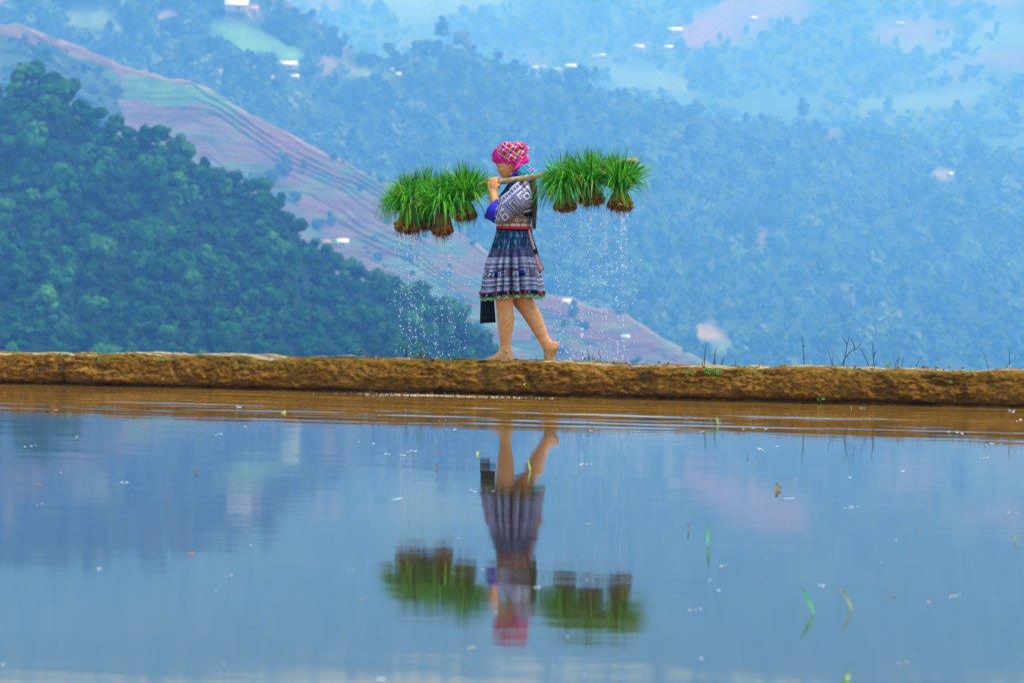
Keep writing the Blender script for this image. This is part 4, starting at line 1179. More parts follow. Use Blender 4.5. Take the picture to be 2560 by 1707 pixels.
skirt = part('skirt', np.concatenate([sv2, inn.reshape(-1, 3)]), ff, [mat_cloth], colors=np.concatenate([c.reshape(-1, 3), np.tile(np.array((.03, .03, .05)), (o2, 1))]))
# scalloped edging sewn to the hem, with red beads
hp = sv[-1]; dn = L(1280, 748, 0) - L(1280, 740, 0)
nz_ = 60
tr, trc = [], []
for lay, colr, ph, r in ((0, (.01, .26, .06), 0, .0030), (.25, (.06, .48, .12), .5, .0026), (.5, (.75, .88, .62), 0, .0020)):
    k = np.arange(nz_ * 6 + 1); pos = (k / 6 + ph) * NU / nz_
    i0 = np.floor(pos).astype(int) % NU
    tri_ = np.abs((k / 6 % 1) - .5) * 2
    pts = hp[i0] + dn * ((.15 + lay * .5) + .75 * (1 - tri_))[:, None]
    t_, tf_ = tube(pts, r, 5, cap=False); tr.append((t_, tf_, colr))
for k in range(36):
    i0 = int((k + .5) * NU / 36) % NU
    q = hp[i0] - dn * .45; outv = hp[i0] - mid[-1, 0]; outv = outv / np.linalg.norm(outv)
    b_, bf_ = ball(q + outv * .004, (.0095,) * 3, nu=8, nv=6); tr.append((b_, bf_, (.62, .02, .06) if k % 4 else (.55, .10, .30)))
tv, tf, tcol = merge(tr)
part('hem_trim', tv, tf, [mat_cloth], skirt, colors=tcol)

# black apron panel hanging down the front
rows_y = np.linspace(576, 806, 40); na = 30
offs = np.linspace(-.10, .17, na)
av = []
for y in rows_y:
    t = (y - 576) / 230
    e = np.interp(y, [574, 616, 655, 700, 735, 806], [1243.5, 1232, 1215.5, 1207.5, 1203.5, 1201.5])
    bulge = (np.abs(offs - .05) / .16) ** 2.2 * 44 * (.35 + .65 * t)
    cut = 1 if y < 735 else 0
    av.append(L(e + bulge + .8 * np.sin(offs * 60 + t * 3) * t, np.full(na, y) + 2.5 * t * np.sin(offs * 11 + 1.2), offs + .0 * t))
av = np.stack(av)
keep_f = grid_faces(40, na)
th = np.array(-U * .004)
v = np.concatenate([av.reshape(-1, 3), (av - U * .004).reshape(-1, 3)])
o2 = 40 * na
bd = []
for a, b in [(i * na, (i + 1) * na) for i in range(39)]: bd.append((a, b, b + o2, a + o2))
for a, b in [((i + 1) * na - 1, (i + 2) * na - 1) for i in range(39)]: bd.append((b, a, a + o2, b + o2))
for i in range(na - 1): bd.append((i + 1, i, i + o2, i + 1 + o2)); bd.append((39 * na + i, 39 * na + i + 1, 39 * na + i + 1 + o2, 39 * na + i + o2))
part('apron', v, np.concatenate([keep_f, keep_f[:, ::-1] + o2, np.array(bd)]), [mat_black])

# embroidered belt tail at the back
pc = np.array([(1323, 573), (1327, 590), (1333, 610), (1338, 626), (1342, 642), (1346, 656), (1351, 668), (1356, 677)], float)
pcs = spline(pc, 60)
hw_ = np.interp(np.linspace(0, 1, 60), [0, .1, 1], [3.0, 4.6, 6.4])
d = np.gradient(pcs, axis=0); d /= np.linalg.norm(d, axis=1)[:, None]; nrm = np.stack([-d[:, 1], d[:, 0]], 1)
cols = np.linspace(-1, 1, 17)
tx = pcs[:, None, 0] + nrm[:, None, 0] * hw_[:, None] * cols; ty = pcs[:, None, 1] + nrm[:, None, 1] * hw_[:, None] * cols
to = np.broadcast_to(-.085 - .012 * np.sin(np.linspace(0, 5, 60))[:, None] + .004 * cols ** 2, tx.shape)
rv = L(tx, ty, to); rv2 = rv + N * .003
tt_ = np.broadcast_to(np.linspace(0, 1, 60)[:, None], tx.shape); cc = np.broadcast_to(cols, tx.shape)
rc = np.tile(np.array((.74, .50, .46)), (*tx.shape, 1))
rc[(tt_ * 9 % 1 < .16)] = (.60, .03, .05); rc[(np.abs(cc) < .45) & (tt_ * 18 % 1 < .5)] = (.16, .06, .07); rc[(np.abs(cc) < .16)] = (.7, .5, .45)
rc[np.abs(cc) > .74] = (.66, .015, .04); rc[(cc < -.5) & (tt_ < .55)] = BLACK; rc[(tt_ > .40) & (tt_ < .52)] = BLACK * 2; rc[tt_ > .97] = (.66, .02, .05)
g = grid_faces(60, 17)
part('belt_tail', np.concatenate([rv.reshape(-1, 3), rv2.reshape(-1, 3)]), np.concatenate([g, g[:, ::-1] + 60 * 17]), [mat_cloth], belt, colors=np.concatenate([rc.reshape(-1, 3)] * 2))

# headscarf
hs = [loft([(1234.5, 406, 1300, 412, .079, 0), (1232, 402, 1316, 402, .083, 0), (1230.5, 394, 1319.5, 392, .085, 0), (1231.5, 386, 1320.5, 378, .083, 0), (1237, 375, 1318, 367, .076, 0), (1247, 365, 1311, 361, .062, 0), (1260, 358.5, 1301, 357, .042, 0), (1270, 356, 1286, 355.5, .018, 0)], 40, 30),
      loft([(1281, 396, 1319, 394, .082, 0), (1283, 408, 1317, 406, .078, 0), (1286, 418, 1312, 417, .069, 0), (1288, 428, 1306, 427, .060, 0), (1289.5, 437, 1299, 437, .050, 0)], 30, 20),
      loft([(1297, 372, 1316, 372, .045, -.02), (1305, 362, 1320, 369, .035, -.02), (1309, 359.5, 1319, 365, .018, -.02)], 16, 12)]
# cut the drape back from the ear and face by taking only what lies outside them: the lower front edge rises over the ear
hme = fuse(hs, 0.0028, 4)
v = coords(hme); n_ = np.empty(len(v) * 3, np.float32); hme.vertices.foreach_get('normal', n_); n_ = n_.reshape(-1, 3)
x, y = proj(v); o = (v - C0) @ N
fold = .0065 * np.sin((x * .55 + y * .9 + 30 * o) / 4.2 + 2 * fbm(x / 14, y / 14, 600, 2)) * sstep(1236, 1262, x) + .004 * fbm(x / 8, y / 8 + o * 30, 605, 3)
v = v + n_ * fold[:, None]
hme.vertices.foreach_set('co', v.astype(np.float32).ravel())
pk = np.array((.80, .012, .22)); c = np.tile(pk, (len(v), 1)) * (1 + .15 * fbm(x / 10, y / 10, 610, 2))[:, None]
p1 = (x - 1275) * .80 + (y - 385) * .60 + 70 * o; p2 = -(x - 1275) * .55 + (y - 385) * .83 + 40 * o
pat = sstep(.15, .35, 1.15 - np.hypot((x - 1280) / 40, (y - 378) / 24)) > .5
def stripe(p, period, a, b): return ((p % period) > a) & ((p % period) < b)
for p, lst in ((p1, ((0, 5, (.70, .012, .015)), (5, 6.6, (.012, .01, .02)), (8, 10.5, (.015, .28, .08)), (10.5, 12, (.80, .66, .06)), (13.5, 16.5, (.14, .04, .30)), (19, 20.2, (.84, .76, .82)))),
               (p2, ((6, 7.6, (.012, .01, .02)), (9.5, 11, (.80, .64, .06)), (12.5, 15, (.18, .04, .34)), (16, 18, (.62, .01, .02)), (19, 20, (.84, .74, .82))))):
    for a, b, colr in lst:
        m_ = stripe(p, 22, a, b) & pat; c[m_] = c[m_] * .06 + np.array(colr) * .94
out_ = ~pat
for p, lst in ((p1, ((3, 4.2, (.80, .55, .62)), (12, 13, (.35, .01, .12)))), (p2, ((5, 6.3, (.82, .60, .70)), (15, 16, (.40, .02, .20))))):
    for a, b, colr in lst:
        m_ = stripe(p, 24, a, b) & out_; c[m_] = c[m_] * .45 + np.array(colr) * .55
edge2 = (y > 396 + np.abs(x - 1255) * .04) & (x < 1268)
c[edge2] = pk * .9
part_me('headscarf', hme, [mat_cloth], colors=np.clip(c, .005, .85))
hso = bpy.data.objects['headscarf']
fr2, frc = [], []
for k in range(70):
    t = random.random(); px_, py_ = (1319 - 2 * t, 366 + 26 * t) if k < 40 else (1300 + 16 * t, 416 - 6 * t + random.random() * 4)
    o0 = random.uniform(-.05, .02) if k < 40 else random.uniform(-.066, -.05)
    a = L(px_ - 2, py_, o0); b = L(px_ + random.uniform(1, 5), py_ + random.uniform(-3, 5), o0 + random.uniform(-.01, .01))
    t_, f_ = tube(np.stack([a, (a + b) / 2 + .002, b]), [.0016, .0013, .0006], 4); fr2.append((t_, f_, random.choice(((.85, .62, .72), (.85, .80, .82), (.80, .03, .26)))))
fv, ffc, fcol = merge(fr2)
part('fringe', fv, ffc, [mat_cloth], hso, colors=fcol)
# blue green neck scarf
ns = fuse([loft([(1305, 410, 1322, 410, .050, 0), (1301, 416, 1330, 414, .066, 0), (1298, 426, 1336, 424, .090, 0), (1297, 434, 1341, 433, .105, 0), (1297, 441, 1343, 441, .108, 0)], 36, 24)], .003, 4)
v = coords(ns); n_ = np.empty(len(v) * 3, np.float32); ns.vertices.foreach_get('normal', n_); n_ = n_.reshape(-1, 3)
x, y = proj(v); o = (v - C0) @ N
v = v + n_ * (.0035 * np.sin((x * 1.0 - y * .5 + 40 * o) / 1.9 + 3 * fbm(x / 9, y / 9, 622, 2)) + .005 * fbm(x / 7, y / 7, 620, 2))[:, None]
ns.vertices.foreach_set('co', v.astype(np.float32).ravel())
c = np.tile(np.array((.015, .24, .34)), (len(v), 1)) * (1 + .4 * fbm(x / 6, y / 6, 625, 3))[:, None]
c[np.abs(((x * .8 + y) % 9) - 4.5) < .9] = (.20, .50, .58); c[np.abs(((x * .8 - y) % 14) - 7) < 1.2] = (.012, .05, .08)
pp = (((x - 1328) * .85 + (y - 423) * .5) / 7) ** 2 + ((-(x - 1328) * .5 + (y - 423) * .85) / 3) ** 2 < 1
c[pp] = (.78, .03, .26)
part_me('neck_scarf', ns, [mat_cloth], colors=np.clip(c, .004, .8))

# ================================================================== the carrying pole
mat_pole = mat('bark_stripped_wood', (0.42, 0.29, 0.12), 0.7, 0.25, noise=(28, 0.5, 1.5), bump=(55, 0.5, 0.006))
xs = np.linspace(964, 1592, 90)
pts = pole_at(xs) + Z * (0.006 * fbm(xs / 90, xs * 0, 640, 2))[:, None]
rad_ = np.interp(xs, [964, 1000, 1300, 1592], [.016, .019, .0215, .023]) * (1 + .05 * fbm(xs / 14, xs * 0, 645, 2)) + .003 * np.exp(-((xs - 1278) / 2.0) ** 2) + .003 * np.exp(-((xs - 1336) / 3) ** 2)
pv_, pf_ = tube(pts, rad_, 18)
pb = pole_at(1280)
po = link('carrying_pole', mesh_np('carrying_pole', pv_ - pb, pf_, [mat_pole]), None, pb)
tag(po, 'long rough wooden pole resting on the woman\'s shoulder and held in her hand', 'pole')
# ================================================================== bundles of rice seedlings on the pole
mat_blade = mat('seedling_blade', attr=True, rough=0.45, spec=0.35, noise=(30, 0.85, 1.15))
for l_ in [mat_blade]:
    nt_ = l_.node_tree; b_ = nt_.nodes['Principled BSDF']
    tr_ = nt_.nodes.new('ShaderNodeBsdfTranslucent'); ms_ = nt_.nodes.new('ShaderNodeMixShader'); ms_.inputs[0].default_value = 0.4
    nt_.links.new(b_.inputs['Base Color'].links[0].from_socket, tr_.inputs['Color'])
    nt_.links.new(b_.outputs[0], ms_.inputs[1]); nt_.links.new(tr_.outputs[0], ms_.inputs[2]); nt_.links.new(ms_.outputs[0], nt_.nodes['Material Output'].inputs['Surface'])
mat_root = mat('muddy_roots', attr=True, rough=0.8, spec=0.25, noise=(60, 0.6, 1.4), bump=(90, 0.6, 0.006))
mat_tie = mat('straw_tie', (0.30, 0.22, 0.05), 0.8, 0.2, noise=(60, 0.7, 1.3))


def blades(starts, dirs, lens, droop, width, seed, seg=7):
    """arching grass blades: thin folded ribbons"""
    r = np.random.default_rng(seed)
    n = len(starts)
    t = np.linspace(0, 1, seg + 1)
    d0 = dirs / np.linalg.norm(dirs, axis=1)[:, None]
    pts = [starts]
    d = d0.copy()
    for k in range(seg):
        d = d + np.array([0, 0, -1.0]) * (droop * (0.25 + 1.5 * t[k + 1] ** 1.4))[:, None] / seg * 2
        d += .05 * r.normal(size=d.shape)
        d /= np.linalg.norm(d, axis=1)[:, None]
        pts.append(pts[-1] + d * (lens / seg)[:, None])
    p = np.stack(pts, 1)
    side = np.cross(d0, r.normal(size=(n, 3))); side /= np.linalg.norm(side, axis=1)[:, None]
    w = width[:, None] * np.interp(t, [0, .25, .7, 1], [.55, 1, .8, .05])[None]
    v = np.stack([p - side[:, None] * w[..., None], p + side[:, None] * w[..., None]], 2)
    nv = (seg + 1) * 2
    f = []
    for k in range(seg):
        a = k * 2
        f.append(np.stack([np.arange(n) * nv + a, np.arange(n) * nv + a + 1, np.arange(n) * nv + a + 3, np.arange(n) * nv + a + 2], 1))
    return v.reshape(-1, 3), np.concatenate(f), np.broadcast_to(t[None, :, None], (n, seg + 1, 2)).reshape(-1), np.repeat(np.arange(n), nv)


def bundle(cx, waist, rtop, rbot, ltop, spread, rw, off, label, seed, nb=520, group=None, lean=0.0, hang=1.0, show=1.0):
    r = np.random.default_rng(seed)
    w0 = L(cx, waist, off)
    e = empty('rice_seedling_bundle', w0, label, 'seedlings', group)
    mpx = np.linalg.norm(L(cx + 1, waist, off) - w0)             # metres in one picture unit here
    H = (waist - ltop) * mpx
    # leaves
    n = nb
    a = r.uniform(0, 2 * np.pi, n); q = np.sqrt(r.uniform(0, 1, n))
    st = np.stack([q * np.cos(a) * .032, q * np.sin(a) * .032, r.uniform(-.03, .03, n)], 1)
    tilt = np.radians(np.clip(q * 41 + r.normal(0, 7, n), 0, 62))
    a2 = a + r.normal(0, .35, n)
    dr = np.stack([np.sin(tilt) * np.cos(a2) * spread + lean, np.sin(tilt) * np.sin(a2), np.cos(tilt)], 1)
    ln = H * (.98 + .14 * q) * r.uniform(.72, 1.08, n)
    droop = np.clip(q ** 2 * .75 * hang + r.normal(0, .10, n), .02, 1.6)
    dang = r.uniform(size=n) < .36 * hang
    droop[dang] += r.uniform(.7, 1.5, dang.sum()); ln[dang] *= 1.12
    nh = int(200 * max(hang - .45, .05))                     # bent blades hanging down over the roots
    ah = r.uniform(0, 2 * np.pi, nh)
    sth = np.stack([np.cos(ah) * .03, np.sin(ah) * .03, r.uniform(.0, H * .35, nh)], 1)
    th_ = np.radians(r.uniform(30, 88, nh))
    drh = np.stack([np.sin(th_) * np.cos(ah) * spread, np.sin(th_) * np.sin(ah), np.cos(th_)], 1)
    st, dr = np.concatenate([st, sth]), np.concatenate([dr, drh])
    ln = np.concatenate([ln, (H * .55 + (rbot - waist) * mpx * .7) * r.uniform(.6, 1.15, nh)])
    droop = np.concatenate([droop, r.uniform(1.1, 2.4, nh)]); n = n + nh
    v, f, t, idx = blades(st, dr, ln, droop, r.uniform(.0030, .0056, n), seed)
    pal = np.array([(.08, .42, .008), (.13, .58, .010), (.045, .27, .006), (.22, .68, .02), (.09, .48, .008), (.02, .13, .005)])
    c = pal[r.integers(0, 6, n)] * r.uniform(.8, 1.2, (n, 1))
    yel = r.uniform(size=n) < .07; c[yel] = (.50, .44, .07)
    c = c[idx]
    base_y = sstep(.22, .0, t)[:, None]
    c = c * (1 - .55 * base_y) + np.array((.20, .24, .02)) * .55 * base_y
    # a short stiff tuft above
    n2 = 46
    a = r.uniform(0, 2 * np.pi, n2); q2 = np.sqrt(r.uniform(0, 1, n2))
    st2 = np.stack([q2 * np.cos(a) * .02, q2 * np.sin(a) * .02, np.full(n2, .05)], 1)
    dr2 = np.stack([np.cos(a) * q2 * .28 + r.normal(0, .05) + lean * .5, np.sin(a) * q2 * .28, np.ones(n2)], 1)
    v2, f2, t2, i2 = blades(st2, dr2, np.full(n2, H * 1.02) * r.uniform(.8, 1.1, n2), np.full(n2, .05), np.full(n2, .0026), seed + 1)
    c2 = np.array([(.02, .13, .01), (.04, .22, .012)])[r.integers(0, 2, n2)][i2]
    vv, ff, _ = merge([(v, f), (v2, f2)])
    link('leaves', mesh_np('leaves', vv, ff, [mat_blade], colors=np.concatenate([c, c2])), e)
    # pale stems between the tie and the roots
    zr = (waist - rtop) * mpx; zb = (waist - rbot) * mpx
    RW = rw * mpx
    n3 = 190
    a = r.uniform(0, 2 * np.pi, n3); q3 = np.sqrt(r.uniform(.05, 1, n3))
    ps = []
    cols = []
    for k in range(n3):
        ca, sa_ = math.cos(a[k]) * q3[k], math.sin(a[k]) * q3[k]
        pts = np.array([(ca * .03, sa_ * .03, .035), (ca * .036, sa_ * .036, 0), (ca * (.036 * .4 + RW * .55), sa_ * (.036 * .4 + RW * .55) * .9, zr * .55), (ca * RW * .92, sa_ * RW * .85, zr * 1.03 - .012 * r.random())])
        t_, f_ = tube(spline(pts, 7), np.full(7, .0026 + .0014 * r.random()), 4, cap=False)
        ps.append((t_, f_, [(.50, .40, .03), (.26, .30, .015), (.56, .42, .08), (.42, .22, .02)][int(r.integers(0, 4))]))
    sv_, sf_, sc_ = merge(ps)
    st_o = link('stems', mesh_np('stems', sv_, sf_, [mat_blade], colors=sc_), e)
    an = np.linspace(0, 2 * np.pi, 24)
    tv_, tf_ = tube(np.stack([.040 * np.cos(an), .040 * np.sin(an), .004 * np.sin(an * 2)], 1), .005, 6, cap=False)
    link('tie', mesh_np('tie', tv_, tf_, [mat_tie]), st_o)
    # root clump
    hgt = zr - zb
    rp = []
    for k in range(40):
        ang, qq = r.uniform(0, 2 * np.pi), math.sqrt(r.uniform(0, 1))
        rp.append(ball((RW * .72 * qq * math.cos(ang), RW * .62 * qq * math.sin(ang), zr - hgt * (.22 + .25 * r.random())), (RW * .22, RW * .22, hgt * r.uniform(.16, .38)), np.eye(3), 10, 8))
    lv, lf, _ = merge(rp)
    nz3 = fbm(lv[:, 0] * 60 + lv[:, 1] * 31, lv[:, 2] * 45 + lv[:, 1] * 50, seed, 3)
    lv = lv * (1 + .16 * nz3[:, None])
    lc = np.array((.38, .15, .012)) * (1 + .5 * nz3[:, None])
    hang_r = [(lv, lf, None)]; hc = [lc]
    for k in range(360):
        ang, qq = r.uniform(0, 2 * np.pi), math.sqrt(r.uniform(.0, 1))
        x0, y0 = RW * 1.0 * qq * math.cos(ang), RW * .88 * qq * math.sin(ang)
        top = zr - hgt * r.uniform(-.04, .5)
        long = r.uniform(size=1)[0]
        bot = zb - hgt * (r.uniform(-.45, .22) if long < .86 else r.uniform(.15, .75))
        bot += hgt * .42 * qq ** 3
        pts = np.array([(x0 * .9, y0 * .9, max(top, bot + .004)), (x0 * 1.05, y0 * 1.05, (top + bot) / 2), (x0 * .98 + .006 * r.normal(), y0 * .98 + .006 * r.normal(), bot)])
        rr0 = r.uniform(.0022, .0065) if long < .86 else .0016
        t_, f_ = tube(spline(pts, 6), np.interp(np.linspace(0, 1, 6), [0, .5, .8, 1], [rr0, rr0 * 1.1, rr0 * .6, .0004]), 5, cap=False)
        hang_r.append((t_, f_, None))
        cc_ = np.array([(.52, .21, .012), (.40, .14, .012), (.22, .075, .010), (.60, .30, .03), (.12, .05, .012), (.06, .03, .012)][int(r.integers(0, 6))])
        zz = np.clip((t_[:, 2] - bot) / (top - bot + 1e-6), 0, 1)[:, None]
        hc.append(cc_ * (.55 + .45 * zz))
    hv_, hf_, _ = merge(hang_r)
    link('roots', mesh_np('roots', hv_, hf_, [mat_root], colors=np.clip(np.concatenate(hc), .004, .8)), e)
    return e


GL, GR = 'seedling bundles on the front end of the pole', 'seedling bundles on the back end of the pole'
bundle(1020, 528, 552, 580, 447, .82, 30, -.185, 'largest drooping rice seedling bundle at the front tip of the pole, blades over its roots', 1001, 700, GL, -.04, 1.35)
bundle(1062, 518, 545, 570, 432, 1.0, 27, -.04, 'rice seedling bundle half hidden behind its neighbours on the front end of the pole', 1002, 430, GL, 0, .8)
bundle(1106, 530, 557, 585, 440, 1.0, 26, -.175, 'rice seedling bundle with loose bent blades, halfway along the front end of the pole', 1003, 600, GL, -.02, 1.3)
bundle(1161, 500, 523, 549, 419, 1.1, 29, -.125, 'upright rice seedling bundle with a wide root pad next to the gripping hand', 1004, 520, GL, .03, .7)
bundle(1412, 482, 506, 527, 397, .78, 27, -.14, 'bundle of rice seedlings nearest the woman\'s back, long blades hanging to its roots', 1005, 680, GR, 0, 1.5)
bundle(1477, 468, 487, 512, 384, .82, 34, -.12, 'topmost rice seedling bundle with broad orange roots, between two others behind the woman', 1006, 500, GR, 0, .75)
bundle(1550, 474, 500, 526, 389, .9, 32, -.125, 'rice seedling bundle at the rear tip of the pole with pale tied stems', 1007, 520, GR, .03, .75)

# ================================================================== falling water
mat_drop = mat('falling_water', (0.84, 0.87, 0.90), 0.12, 0.6)  # clear drops coloured white for the light they catch
ico_v, ico_f = ball((0, 0, 0), (1, 1, 1), np.eye(3), 7, 6)


def drips(name, label, cols, n, seed):
    r = np.random.default_rng(seed)
    dr = []
    centers = []
    for (cx, y0, off, wid, sh) in cols:
        m = int(n * sh)
        streams = cx + wid * r.uniform(-1, 1, 9); so_ = off + .05 * r.uniform(-1, 1, 9)
        k = np.minimum(r.integers(0, 9, m), r.integers(0, 9, m)); stray = r.uniform(size=m) < .34
        t = r.uniform(0, 1, m) ** .9
        y = y0 + (900 - y0) * t
        jit = 1.2 + 7 * t
        x = np.where(stray, cx + wid * 1.25 * r.normal(0, .62, m) * (.8 + .45 * t), streams[k] + r.normal(0, 1, m) * jit * .35) - 5 * t * 0 + 4 * t
        o = np.where(stray, off + .07 * r.normal(0, 1, m), so_[k] + .01 * r.normal(0, 1, m))
        p = L(x, y, o)
        keep = r.uniform(size=m) < (1.05 - .55 * t)
        p = p[keep]; rad = r.uniform(.0013, .0038, len(p)) * r.choice([1, 1, 1, 1.35], len(p))
        st = r.uniform(1.0, 1.5, len(p)); tt0 = t[keep]
        st[(tt0 < .22) & (r.uniform(size=len(p)) < .2)] *= 2.6
        centers.append((p, rad, st))
        # threads of water that have not yet broken up
        for s_, o_ in zip(streams[:5], so_[:5]):
            if r.uniform() < .4:
                ln = r.uniform(14, 60)
                yy_ = np.linspace(y0 - 6, y0 + ln, 12)
                xx_ = s_ + np.linspace(0, r.normal(0, 1.2), 12)
                dr.append(tube(L(xx_, yy_, np.full(12, o_)), np.abs(np.interp(np.linspace(0, 1, 12), [0, .7, 1], [.0015, .0010, .0004]) * (1 + .5 * r.normal(0, 1, 12))) + .0004, 5))
    for p, rad, st in centers:
        sc = np.stack([rad, rad, rad * st], 1)
        v = (ico_v[None] * sc[:, None] + p[:, None])
        fs = [(np.asarray(ff)[None] + (np.arange(len(p)) * len(ico_v))[:, None, None]).reshape(-1, ff.shape[1]) for ff in ico_f]
        dr.append((v.reshape(-1, 3), fs))
    v, f, _ = merge(dr)
    tag(link(name, mesh_np(name, v, f, [mat_drop])), label, 'water drops', kind='stuff')


drips('water_drops', 'white water drops and threads falling from the front seedlings onto the dike', [(1018, 582, -.18, 34, .34), (1062, 572, -.05, 24, .22), (1106, 588, -.17, 27, .30), (1160, 552, -.12, 18, .07)], 1200, 71)
drips('water_drops', 'white water drops and threads falling from the rear seedlings behind the woman', [(1410, 528, -.14, 22, .30), (1478, 512, -.12, 34, .36), (1548, 528, -.125, 34, .34)], 950, 72)
# ================================================================== small growth on the dike and in the field
mat_twig = mat('dry_twig', (0.045, 0.032, 0.028), 0.85, 0.15, noise=(30, 0.7, 1.4))
mat_green = mat('young_leaf', attr=True, rough=0.5, spec=0.3, noise=(40, 0.85, 1.15))


def twig(base, strands, label, off=.16, r0=.0035, group='dry stalks along the top of the dike'):
    """strands: polylines in picture units from the ground up"""
    px, py = base
    b = L(px, py, off)
    ps = []
    for s in strands:
        s = np.asarray(s, float)
        q = L(s[:, 0], s[:, 1], off + np.linspace(0, .04 * random.uniform(-1, 1), len(s)))
        if len(q) > 2: q = spline(q, 10)
        ps.append(tube(q - b, np.linspace(r0, r0 * .45, len(q)), 6))
    v, f, _ = merge(ps)
    o = link('dry_stalk', mesh_np('dry_stalk', v, f, [mat_twig]), None, b)
    tag(o, label, 'dry stalk', group)


twig((2010, 927), [[(2010, 928), (2010, 900), (2008, 868), (2005, 838)], [(2008, 868), (2010, 862)]], 'tall lone upright dry stalk left of the forked stalks')
twig((2105, 930), [[(2106, 931), (2112, 895), (2119, 858), (2124, 840)], [(2119, 862), (2112, 852), (2106, 842)], [(2094, 928), (2108, 905), (2114, 885)], [(2114, 893), (2125, 880), (2137, 874), (2148, 865), (2153, 854)], [(2137, 874), (2134, 860), (2127, 846)], [(2090, 929), (2098, 918)]], 'tallest many forked dry stalk with crossing branches on the right of the dike')
twig((2085, 928), [[(2090, 929), (2080, 905), (2072, 880), (2069, 868)], [(2079, 928), (2081, 900), (2084, 880)]], 'thin pair of dry stalks just left of the tallest forked stalk', r0=.0025)
twig((2188, 931), [[(2189, 931), (2184, 900), (2182, 870), (2180, 852)], [(2183, 895), (2189, 876)], [(2178, 930), (2168, 905), (2156, 880), (2152, 870)], [(2179, 931), (2181, 908)]], 'dry stalk with one long leaning branch right of the tallest forked stalk')
twig((2243, 931), [[(2242, 931), (2244, 910), (2246, 892)], [(2235, 931), (2240, 908), (2250, 890)], [(2252, 931), (2256, 910), (2260, 888)]], 'three short dry stalks rising together right of the small green sprout', r0=.0025)
twig((2290, 931), [[(2288, 931), (2292, 910), (2300, 898), (2310, 890)], [(2277, 931), (2277, 912)], [(2282, 931), (2284, 915)]], 'dry stalk with a tip curving to the right, beside two stubs', r0=.0024)
twig((2475, 933), [[(2474, 933), (2466, 905), (2461, 888), (2459, 880)], [(2480, 933), (2484, 920)]], 'slanting dry stalk left of the last twiggy stalk', r0=.0025)
twig((2510, 933), [[(2506, 933), (2520, 912), (2535, 898), (2543, 884)], [(2524, 910), (2524, 885), (2524, 868)], [(2500, 933), (2515, 925)]], 'last twiggy stalk near the right border with a long slanting branch', r0=.0025)
twig((1760, 917), [[(1762, 918), (1762, 895), (1764, 872), (1766, 855)], [(1754, 918), (1758, 900), (1762, 893)]], 'upright dry stalk left of the knobbed stalk behind the green patch')
twig((1788, 918), [[(1788, 918), (1786, 890), (1790, 872), (1793, 866)], [(1780, 918), (1785, 898)]], 'dry stalk with a small knob at its tip')
twig((1802, 918), [[(1800, 918), (1806, 900), (1815, 888)], [(1803, 918), (1809, 898)]], 'short dry stalk leaning right next to the knobbed stalk', r0=.0025)
twig((1839, 918), [[(1839, 919), (1839, 899)]], 'single short straight dry stub right of the leaning stalk', r0=.0025)
twig((1478, 911), [[(1470, 912), (1472, 895), (1469, 872)], [(1468, 908), (1460, 892), (1455, 878)], [(1481, 912), (1481, 884)], [(1485, 912), (1486, 890)], [(1502, 913), (1502, 893), (1497, 884), (1499, 874)], [(1466, 911), (1476, 904), (1490, 906), (1501, 912)]], 'blackened clump of dry stalks behind the lifted heel')
twig((1420, 908), [[(1424, 908), (1420, 900)], [(1389, 907), (1392, 893)]], 'two tiny dry stubs beside the lifted heel', r0=.002)
twig((1560, 910), [[(1562, 910), (1564, 896)]], 'tiny dry stub right of the blackened clump', r0=.002)
twig((1340, 906), [[(1338, 908), (1340, 896), (1341, 890)], [(1325, 906), (1329, 895)]], 'two dark short stalks just left of the lifted toes', r0=.003)
twig((1014, 900), [[(1012, 901), (1013, 880), (1012, 855)], [(1018, 901), (1016, 880), (1018, 860)], [(1020, 901), (1022, 888)], [(1008, 900), (1022, 896)], [(1010, 900), (1006, 892)]], 'thick tangle of dark dry stalks left of the leafy green sprout')
twig((932, 898), [[(932, 899), (932, 878), (933, 850)]], 'straight thin dry stalk left of the dark tangle', r0=.0022)
twig((952, 898), [[(954, 899), (951, 885), (947, 872)], [(960, 899), (960, 890)]], 'thin dry stalk bending left beside the straight one', r0=.002)
twig((978, 898), [[(978, 899), (975, 888), (971, 878)], [(997, 899), (996, 886)]], 'short bent dry stalk midway to the dark tangle', r0=.002)
twig((793, 893), [[(793, 894), (793, 876)]], 'pale lone dry stem far left on the dike', r0=.002)
twig((308, 884), [[(309, 885), (310, 868)]], 'tiny pale stem standing at the far left of the dike', r0=.002)
twig((900, 896), [[(895, 896), (900, 886), (907, 879)], [(900, 886), (897, 880)]], 'pale crooked twig with a rusty seed head left of the straight stalk', r0=.0025)
sv_, sf_, _ = merge([ball(L(904 + random.uniform(-4, 4), 877 + random.uniform(-2, 2), .16) - L(904, 877, .16), (.008, .006, .004), nu=7, nv=5) for _ in range(9)])
tag(link('seed_head', mesh_np('seed_head', sv_, sf_, [mat('rusty_seed', (.22, .07, .03), .8, .2)]), None, L(904, 877, .16)), 'rusty brown dried seed head on the pale crooked twig', 'seed head')


